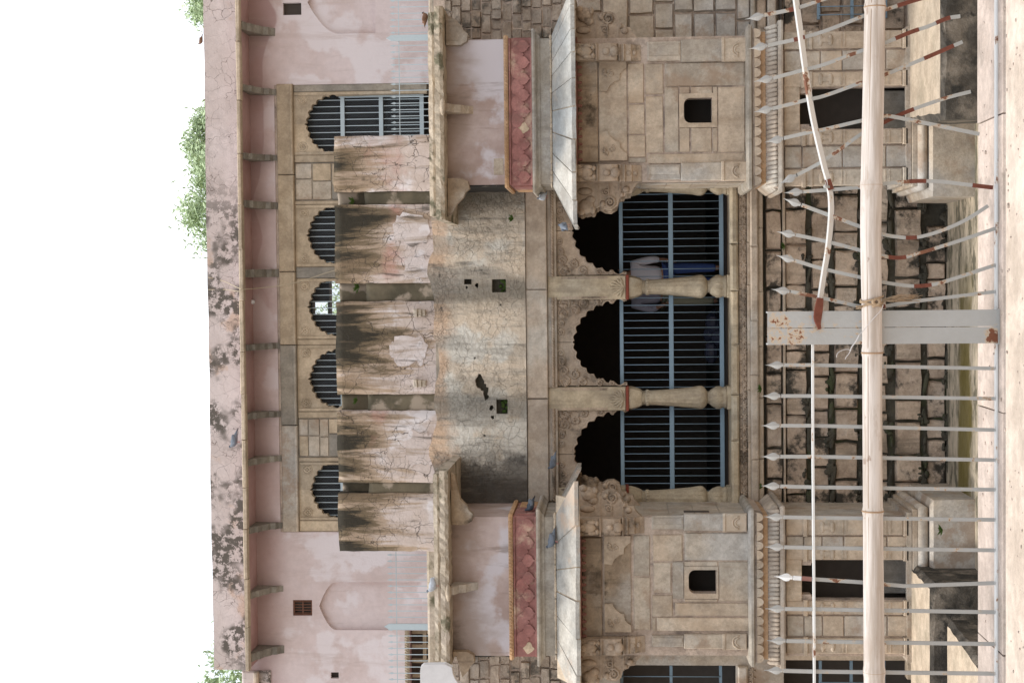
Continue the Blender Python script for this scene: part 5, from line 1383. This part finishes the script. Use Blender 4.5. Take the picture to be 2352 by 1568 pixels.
zr = ZG+.006
MB().bar([P(1858, -232, YF-.010), P(1860, -640, YF-.010)], .0075, .026).build('rail', 'rail', fe)
for a, b in ((789, 2115), (-640, 711)):
    MB().box(XX(b, YF, 2290), XX(a, YF, 2290), YF-.016, YF+.016, zr, zr+.007, .001).build('foot_rail', 'rail', fe)
# wide post of two steel angles
for a, b in ((713, 750.3), (751.7, 789), (-232, -194.7), (-193.3, -156), (2115, 2152.3), (2153.7, 2191)):
    z1 = P(1761, (a+b)/2).z; xa, xb = XX(b, YF, 2050), XX(a, YF, 2050)
    m_ = MB().box(xa, xb, YF-.034, YF-.029, zr, z1, 0); fst = b in (750.3, -194.7, 2152.3); e = xb if fst else xa; e2 = e-.005 if fst else e+.005
    m_.box(min(e, e2), max(e, e2), YF-.0285, YF+.025, zr, z1, 0); m_.build('post_angle', 'post', fe)
MB().box(XX(789, YF, 2050)-.004, XX(713, YF, 2050)+.004, YF-.04, YF+.03, ZG+.006, ZG+.012).build('foot_plate', 'fence', fe)

# ------------------------------------------------------------------ bamboo pole, rope, wire
YB = YF-.062
def cpts(lst, y): return [B(a, b, y) for a, b in lst]
bp = thing('bamboo_pole', 'long dry bamboo pole tied across the spear fence', 'pole', tuple(B(2003, 760, YB)))
base = densify(cpts([(2022, -560), (2014, -160), (2010, 0), (2005, 260), (2000, 517), (2003, 760), (2004, 1051), (2006, 1300), (2008, 1545), (2012, 1860), (2018, 2180)], YB), 8)
nodes = [-390, 17, 425, 810, 1173, 1542, 1900]; nx = [XX(q, YB, 2005) for q in nodes]
seg = [base[0]]; cut = []
pts = []; rad = []
for i in range(len(base)-1):
    for k in range(4):
        p = base[i]+(base[i+1]-base[i])*(k/4); dmin = min(abs(p.x-q) for q in nx)
        pts.append(p); rad.append(.0365+.0016*math.sin(p.x*3)+(.0022 if dmin < .012 else 0))
MB().tube(pts, rad, 24).build('culm', 'bamboo', bp)
sp_ = []
for p in pts[::3]:
    a_ = 2.55+.10*math.sin(p.x*2.1); sp_.append(p+Vector((0, math.cos(a_)*.0372, math.sin(a_)*.0372*.35+.012)))
MB().tube(sp_, .0011, 4).build('split', 'node', bp)
for q in nodes:
    c = B(2005, q, YB); z = min(pts, key=lambda p: abs(p.x-c.x)).z
    MB().tube([(c.x-.003, YB, z), (c.x, YB, z), (c.x+.003, YB, z)], [.0385, .0405, .0385], 24).build('node_ring', 'node', bp)
rp = MB(); c = B(2002, 695, YB)
for k in range(4):
    r_ = .0395; xo = c.x+.012-.007*k
    L = [(xo+.010*math.sin(t*math.pi/6*(1 if k % 2 else -1)+k*1.3), YB+r_*1.05*math.cos(t*math.pi/6)+.0, c.z+r_*math.sin(t*math.pi/6)) for t in range(13)]
    rp.tube(L, .0040, 6)
rp.tube(densify([Vector((c.x-.01, YB-.045, c.z-.01)), Vector((c.x+.004, YB-.052, c.z+.004)), Vector((c.x+.014, YB-.048, c.z-.012)), Vector((c.x-.002, YB-.05, c.z-.02)), Vector((c.x-.012, YB-.046, c.z+.006))], 4), .006, 6)
for k in range(34):                       # frayed tail
    a = B(2026, 690+random.uniform(-4, 4), YB-.03); b = B(2026+random.uniform(30, 95), 684+random.uniform(-9, 9), YB-.03+random.uniform(-.012, .012)); md = (a+b)/2+Vector((random.uniform(-.006, .006), random.uniform(-.006, .006), random.uniform(-.006, .006)))
    rp.tube([a, md, b], .0011, 3)
for k in range(16):
    a = B(1982, 703, YB-.03); b = B(1982-random.uniform(6, 18), 705+random.uniform(-4, 6), YB-.03); rp.tube([a, b], .0011, 3)
tag(rp.build('rope_tie', 'rope', loc=tuple(c)), 'frayed jute rope tying the bamboo pole to the fence', 'rope')
wr_ = MB(); yw = YB-.045
wr_.tube(densify(cpts([(2028, 700), (2024, 712), (2000, 738), (1985, 757), (1974, 768)], yw), 4), .0011, 5)
wr_.tube(densify(cpts([(1974, 768), (1966, 784), (1957, 796), (1953, 806)], yw), 4), .0022, 5)
wr_.tube(densify(cpts([(1953, 806), (1948, 802), (1935, 804), (1924, 811), (1921, 821)], yw), 4), .0011, 5)
wr_.tube(densify(cpts([(1953, 806), (1950, 812), (1945, 818), (1941, 825)], yw), 4), .0013, 5)
tag(wr_.build('twisted_wire', 'wire', loc=tuple(B(1974, 768, yw))), 'thin twisted wire hanging from the bamboo pole', 'wire')

gt = MB()
for k in range(420):
    x_, y_ = random.uniform(-1.6, 1.4), random.uniform(4.9, 6.2); r_ = random.uniform(.0015, .006)*(2 if random.random() < .05 else 1)
    gt.ball((x_, y_, ZG+(.006 if y_ > 5.87 else 0)+r_*.3), (r_*random.uniform(.8, 1.6), r_, r_*.6), 5, 3)
tag(gt.build('grit', 'coping', kind='stuff'), 'loose grit and small chips lying on the paving and coping')
# ------------------------------------------------------------------ birds
def skin_mesh(name, verts, edges, radii, mat, parent=None, loc=(0, 0, 0), sub=2, root=0):
    me = bpy.data.meshes.new(name); me.from_pydata([tuple(v) for v in verts], edges, [])
    o = bpy.data.objects.new(name, me); col.objects.link(o); me.materials.append(M[mat])
    o.modifiers.new('skin', 'SKIN').use_smooth_shade = True
    if not me.skin_vertices: me.skin_vertices.new()
    for i, r_ in enumerate(radii):
        sv = me.skin_vertices[0].data[i]; sv.radius = r_ if isinstance(r_, tuple) else (r_, r_); sv.use_root = (i == root)
    ss = o.modifiers.new('sub', 'SUBSURF'); ss.levels = sub; ss.render_levels = sub
    if parent: o.parent = parent; WORLD[o.name] = wloc(parent)
    return o
def pigeon_meshes(body, headm, wing):
    L = [(0, 0, .13), (.05, 0, .145), (-.07, 0, .115), (-.15, 0, .095), (.095, 0, .175), (.11, 0, .21), (.118, 0, .235)]
    b = MB(); b.tube([(-.30, 0, .06), (-.22, 0, .08), (-.14, 0, .10), (-.06, 0, .125), (.02, 0, .14), (.07, 0, .16), (.10, 0, .195), (.112, 0, .225)], [.014, .03, .056, .08, .085, .066, .04, .026], 10)
    t = MB(); t.quad((-.19, -.02, .092), (-.34, -.032, .045), (-.34, .032, .045), (-.19, .02, .092)).quad((-.19, .02, .082), (-.34, .032, .036), (-.34, -.032, .036), (-.19, -.02, .082)).quad((-.34, -.032, .045), (-.34, -.032, .036), (-.34, .032, .036), (-.34, .032, .045))
    h = MB(); h.ball((.118, 0, .236), (.030, .025, .027), 8, 6); h.tube([(.142, 0, .235), (.172, 0, .226)], [.008, .002], 5)
    w = MB()
    for s_ in (1, -1): w.ball((-.055, s_*.066, .13), (.125, .022, .055), 10, 6, rot=Matrix.Rotation(.22, 3, 'Y'))
    f = MB()
    for s_ in (1, -1): f.tube([(0, s_*.025, .08), (.006, s_*.025, .004)], .005, 5); f.tube([(-.015, s_*.025, .005), (.03, s_*.025, .005)], .004, 4)
    return dict(body=(b.mesh('body', M[body])), tail=t.mesh('tail', M[headm]), head=h.mesh('head', M[headm]), wings=w.mesh('wings', M[wing]), feet=f.mesh('feet', M['pinkfoot']))
PG = {'grey': pigeon_meshes('pigeon', 'pigeondk', 'pigeon'), 'pale': pigeon_meshes('pigeonpale', 'pigeon', 'pigeonpale'), 'dark': pigeon_meshes('pigeondk', 'pigeondk', 'pigeon'), 'myna': pigeon_meshes('myna', 'hair', 'myna')}
def bird(kind, zx, zy, Y, rz, label, sc=.95, pitch=0, name='pigeon', cat='pigeon', zfix=None):
    p = B(zx, zy, Y)
    o = thing(name, label, cat, tuple(p), 'pigeons resting on the palace' if cat == 'pigeon' else None)
    o.rotation_euler = (0, pitch, rz); o.scale = (sc, sc, sc)
    for k, me in PG[kind].items():
        c = bpy.data.objects.new(k, me); col.objects.link(c); c.parent = o
bird('pale', 1008, 1345, YJ-.33, R(215), 'pale grey pigeon on the roof slab beside the left railing post', .66)
bird('dark', 1232, 1162, YJ+.35, R(235), 'dark pigeon on the cornice of the broken-eaved bay', .64)
bird('grey', 1281, 1243, YJ-.13, R(200), 'grey pigeon standing on the eave slab by the broken corner', .64)
bird('grey', 1283, 1064, YC-.62, R(160), 'dark grey pigeon on the side eave slab by the left arch', .62)
bird('grey', 1309, 519, YJ-.35, R(75), 'blue grey pigeon at the eave corner beside the first carved column', .64)
bird('pale', 1259, 452, YJ+.75, R(250), 'whitish pigeon tucked between bay and eave near the mossy wall', .62)
bird('grey', 550, 1014, YU-.55, R(190), 'small grey pigeon on the thin eave under the lichened parapet', .7)
bird('myna', 987, 42, YJ-.2, R(25), 'brown bird perched on the roof slab corner by the railing', .5, .25, 'brown_bird', 'bird')
bird('myna', 468, 95, YU-.2, R(180), 'small brown bird on top of the cracked parapet', .38, 0, 'brown_bird', 'bird')

# ------------------------------------------------------------------ people behind the gates
def person(px, py, zf_, h, face, shirt, trousers, label, arm_bend):
    o = thing('person', label, 'person', (px, py, zf_)); o.rotation_euler = (0, 0, face)
    s_ = h/1.75
    V = lambda *a: tuple(q*s_ for q in a)
    # body: one continuous skin
    v = [V(0, 0, .95), V(0, .01, 1.15), V(0, .0, 1.36), V(0, 0, 1.48), V(0, -.01, 1.56), V(0, -.015, 1.66), V(0, -.01, 1.73)]
    e = [(0, 1), (1, 2), (2, 3), (3, 4), (4, 5), (5, 6)]; r_ = [.10, .09, .10, .06, .062, .088, .06]
    for sd in (1, -1):
        b = len(v); fwd = arm_bend if sd > 0 else arm_bend*.4
        v += [V(sd*.19, 0, 1.42), V(sd*.25, .02, 1.14), V(sd*.24, -.25*fwd-.02, .92+.16*fwd), V(sd*.22, -.33*fwd-.03, .82+.24*fwd)]
        e += [(2, b), (b, b+1), (b+1, b+2), (b+2, b+3)]; r_ += [.062, .047, .033, .035]
        b = len(v); v += [V(sd*.10, 0, .88), V(sd*.11, -.02, .48), V(sd*.11, .03, .09), V(sd*.12, -.14, .035)]; e += [(0, b), (b, b+1), (b+1, b+2), (b+2, b+3)]; r_ += [.085, .058, .042, .035]
    r_ = [q*s_ for q in r_]
    skin_mesh('body', v, e, r_, 'skin', o)
    k = 1.12
    tv = [v[0], v[1], v[2], V(0, 0, 1.46)]; te = [(0, 1), (1, 2), (2, 3)]; tr = [.165*s_, .16*s_, .165*s_, .075*s_]
    for b in (7, 15):
        q = len(tv); tv += [v[b], v[b+1], tuple((Vector(v[b+1])*.35+Vector(v[b+2])*.65))]; te += [(2, q), (q, q+1), (q+1, q+2)]; tr += [r_[b]*1.3, r_[b+1]*1.4, r_[b+2]*1.5]
    skin_mesh('shirt', tv, te, tr, shirt, o)
    lv = [V(0, 0, .98)]; le = []; lr = [.15*s_]
    for b in (11, 19):
        q = len(lv); lv += [v[b], v[b+1], tuple(Vector(v[b+2])+Vector((0, 0, .02)))]; le += [(0, q), (q, q+1), (q+1, q+2)]; lr += [.105*s_, .082*s_, .07*s_]
    skin_mesh('trousers', lv, le, lr, trousers, o)
    hb = MB(); hb.ball(V(0, .012, 1.705), V(.088, .105, .085), 12, 8); hb.build('hair', 'hair').parent = o
    fc = MB(); fc.ball(V(0, -.105, 1.645), V(.014, .022, .022), 8, 6)
    for sd in (1, -1): fc.ball(V(sd*.088, .0, 1.645), V(.012, .025, .034), 8, 6)
    fc.build('face_features', 'skin').parent = o
    for sd, b in ((1, 10), (-1, 18)):
        hd = MB(); c = Vector(v[b]); d = (c-Vector(v[b-1])).normalized(); sx = Vector((1, 0, 0)); 
        hd.ball(c+d*.05*s_, (.026*s_, .034*s_, .036*s_), 8, 6)
        for f in range(4):
            st = c+d*.075*s_+Vector((0, (f-1.5)*.016*s_, 0)); ln = (.065, .075, .07, .055)[f]*s_
            hd.tube([st, st+d*ln*.5, st+d*ln*.85+Vector((-sd*.018*s_, 0, 0))], [.0095*s_, .009*s_, .007*s_], 6)
        st = c+d*.04*s_; hd.tube([st, st+d*.03*s_+Vector((-sd*.01, -.035*s_, 0)), st+d*.065*s_+Vector((-sd*.012, -.045*s_, 0))], [.011*s_, .010*s_, .008*s_], 6)
        hd.build('hand', 'skin').parent = o
    for b in (14, 22):
        sh = MB(); c = Vector(v[b]); sh.ball(c+Vector((0, .04*s_, .005)), (.048*s_, .135*s_, .045*s_), 10, 6); sh.build('shoe', 'shoe').parent = o
    return o
py1 = YC+1.15
person(XX(632, py1, 1500), py1, zf, 1.74, R(175), 'shirt', 'jeans', 'standing person in white shirt and blue jeans seen through the gate', .5)
py2 = YC+1.75
person(XX(676, py2, 1500), py2, zf, 1.72, R(20), 'shirt2', 'khaki', 'person in lilac grey shirt and khaki trousers with one arm bent', 1.0)
bag = MB(); c = B(1640, 765, YC+1.0)
for k in range(9): bag.ball((c.x+random.uniform(-.3, .3), c.y+random.uniform(-.1, .1), zf+.12+random.uniform(0, .12)), (random.uniform(.1, .2), .12, random.uniform(.06, .12)), 7, 5)
for f_ in range(len(bag.sm)): bag.sm[f_] = False
tag(bag.build('plastic_bag', 'plastic', loc=(c.x, c.y, zf)), 'dark crumpled plastic bag on the floor behind the middle gate', 'bag')

# ------------------------------------------------------------------ small things on the walls
cb_ = MB(); yc2 = YU-.66
cb_.tube(densify([B(478, 637, YP-.02), B(512, 645, YP-.03), B(545, 660, ye-.02), B(560, 664, ye-.03), B(600, 661, YU-.3), B(650, 655, YU-.1), B(700, 643, YU-.05), B(745, 628, YU-.05), B(772, 620, YU-.06)], 5), .007, 5)
cb_.tube(densify([B(478, 665, YP-.02), B(520, 665, YP-.03), B(548, 669, ye-.02), B(560, 666, ye-.03)], 4), .006, 5)
tag(cb_.build('loose_cable', 'cable', loc=tuple(B(560, 664, ye))), 'thin beige cable hanging over the eave down to the arches', 'cable')
lp = thing('wall_lamp', 'small white lamp under the eave above the middle arch', 'lamp', tuple(B(582, 693, YU)))
p = B(582, 693, YU); MB().tube([(p.x, YU, p.z), (p.x, YU-.07, p.z)], .02, 8).build('holder', 'lamp', lp); MB().ball((p.x, YU-.11, p.z-.01), (.04, .05, .04), 10, 7).build('globe', 'lamp', lp)
def weed(zx, zy, Y, s_, label, n=16):
    p = B(zx, zy, Y); mb = MB(); s_ *= .8
    for k in range(n):
        a = random.uniform(0, 6.28); t = Vector((math.cos(a)*.7, -abs(math.sin(a))*.8, random.uniform(.3, 1.2))).normalized(); e = p+t*s_*random.uniform(.5, 1)
        w = Vector((-t.z, 0, t.x)).normalized()*s_*.09; md = p+(e-p)*.6+Vector((0, 0, s_*.05))
        mb.quad(p, md-w, e, md+w); mb.quad(p, md+w, e, md-w)
    tag(mb.build('weed', 'green', loc=tuple(p)), label, 'plant')
weed(815, 462, YS+.14, .16, 'green weed sprouting in the groove nearest the mesh gate arch')
weed(826, 660, YS+.14, .16, 'green weed in the groove above the first carved column')
weed(822, 918, YS+.14, .14, 'green weed in the groove above the second carved column')
weed(1180, 502, YC-.14, .14, 'tiny green weed on the beige plaster beside the eave')
weed(1804, 566, YC-.1, .14, 'small green weed on the masonry ledge below the right arch')
weed(1750, 893, YC-.25, .14, 'small green weed under the moulding below the second column')
weed(2166, 1216, YJ-.35, .16, 'green weed at the plinth of the left bay')
weed(1752, 1117, YC-.2, .1, 'tiny green weed at the corner of moulding and left bay')
# out-of-frame wall end: pale rounded panel that shows at the left edge of the view
yq = 18.0
q = lambda a, b: (lambda v: (v.x, v.z))(B(a, b, yq))
pts = [q(966, 1760), q(965, 1540), q(966, 1531), q(972, 1526), q(1022, 1525), q(1032, 1530)]
for k in range(8):
    t = k/7*math.pi/2; pts.append(q(1038+62*(1-math.cos(t)), 1533+50*math.sin(t)+k*1.2))
pts += [q(1120, 1620), q(1180, 1700), q(1600, 1700), q(1600, 1760)]
pw = thing('curved_panel', 'pale grey panel with rounded corner and scooped lower edge', 'panel', (pts[-1][0], yq, pts[-1][1]))
MB().prism(pts, yq, yq+.12).build('board', 'panelwhite', pw)
xq0, xq1 = sorted((q(1600, 1700)[0], q(1600, 1760)[0]))
MB().box(xq0, xq1, yq-.05, yq+.17, ZW, q(1600, 1700)[1]-.002).build('pier', 'cornice', pw)

# ------------------------------------------------------------------ trees beyond the palace
def tree(x, y, h, cr, label, n=5200, zb=None, squash=.8):
    zb = ZG if zb is None else zb
    o = thing('tree', label, 'tree', (x, y, zb), 'trees beyond the palace')
    t = MB(); top = zb+h-cr*squash; rng_ = random.Random(int(x*10+y))
    t.tube([(x, y, zb-.1), (x+.1, y, zb+h*.25), (x-.05, y, zb+h*.45), (x, y, top)], [.28, .22, .18, .1], 10)
    limbs = []
    for k in range(11):
        a = k*2.4; st = Vector((x, y, zb+h*(.35+.25*rng_.random()))); e = Vector((x+cr*.75*math.cos(a)*rng_.uniform(.5, 1), y+cr*.75*math.sin(a)*rng_.uniform(.5, 1), top+cr*squash*rng_.uniform(-.4, .8)))
        t.tube([st, (st+e)/2+Vector((0, 0, .2)), e], [.11, .07, .025], 6); limbs.append(e)
    t.build('trunk', 'bark', o)
    lf_ = MB(); cl = []
    for k in range(64):
        a = rng_.uniform(0, 6.283); u = rng_.uniform(-.6, 1); rr = cr*math.sqrt(max(0, 1-u*u))*rng_.uniform(.55, 1.0)
        cl.append((Vector((x+rr*math.cos(a), y+rr*math.sin(a), top+u*cr*squash*rng_.uniform(.75, 1.05))), rng_.uniform(.16, .30)*cr))
    for k in range(n):
        c, r0 = cl[int(len(cl)*rng_.random())]
        d = Vector((rng_.gauss(0, .5), rng_.gauss(0, .5), rng_.gauss(0, .42)))*r0; p = c+d
        n1 = Vector((rng_.uniform(-1, 1), rng_.uniform(-1, 1), rng_.uniform(-1, 1))).normalized(); n2 = n1.orthogonal().normalized(); L = rng_.uniform(.05, .10)
        lf_.quad(p-n1*L, p+n2*L*.35, p+n1*L, p-n2*L*.35)
    lf_.build('crown', 'leaf', o, kind='stuff')
def tree_at(zx, zy, y, cr, label, n=5200, squash=.8):
    p = B(zx, zy, y); tree(p.x, y, p.z-ZG, cr, label, n, squash=squash)
tree_at(436, 470, 42, 1.7, 'feathery green tree rising behind the parapet above the mesh arches', 9000)
tree_at(440, 330, 44, 1.4, 'loose green tree behind the parapet above the mesh gate', 6500)
tree_at(428, -30, 43, 1.4, 'green tree behind the parapet end above the small dark window', 11000)
tree_at(478, 1568, 40, 2.0, 'bright green tree behind the broken wall stub', 14000)
tree_at(752, 680, 46, 2.4, 'green tree seen through the gallery behind the middle arch', 5000)
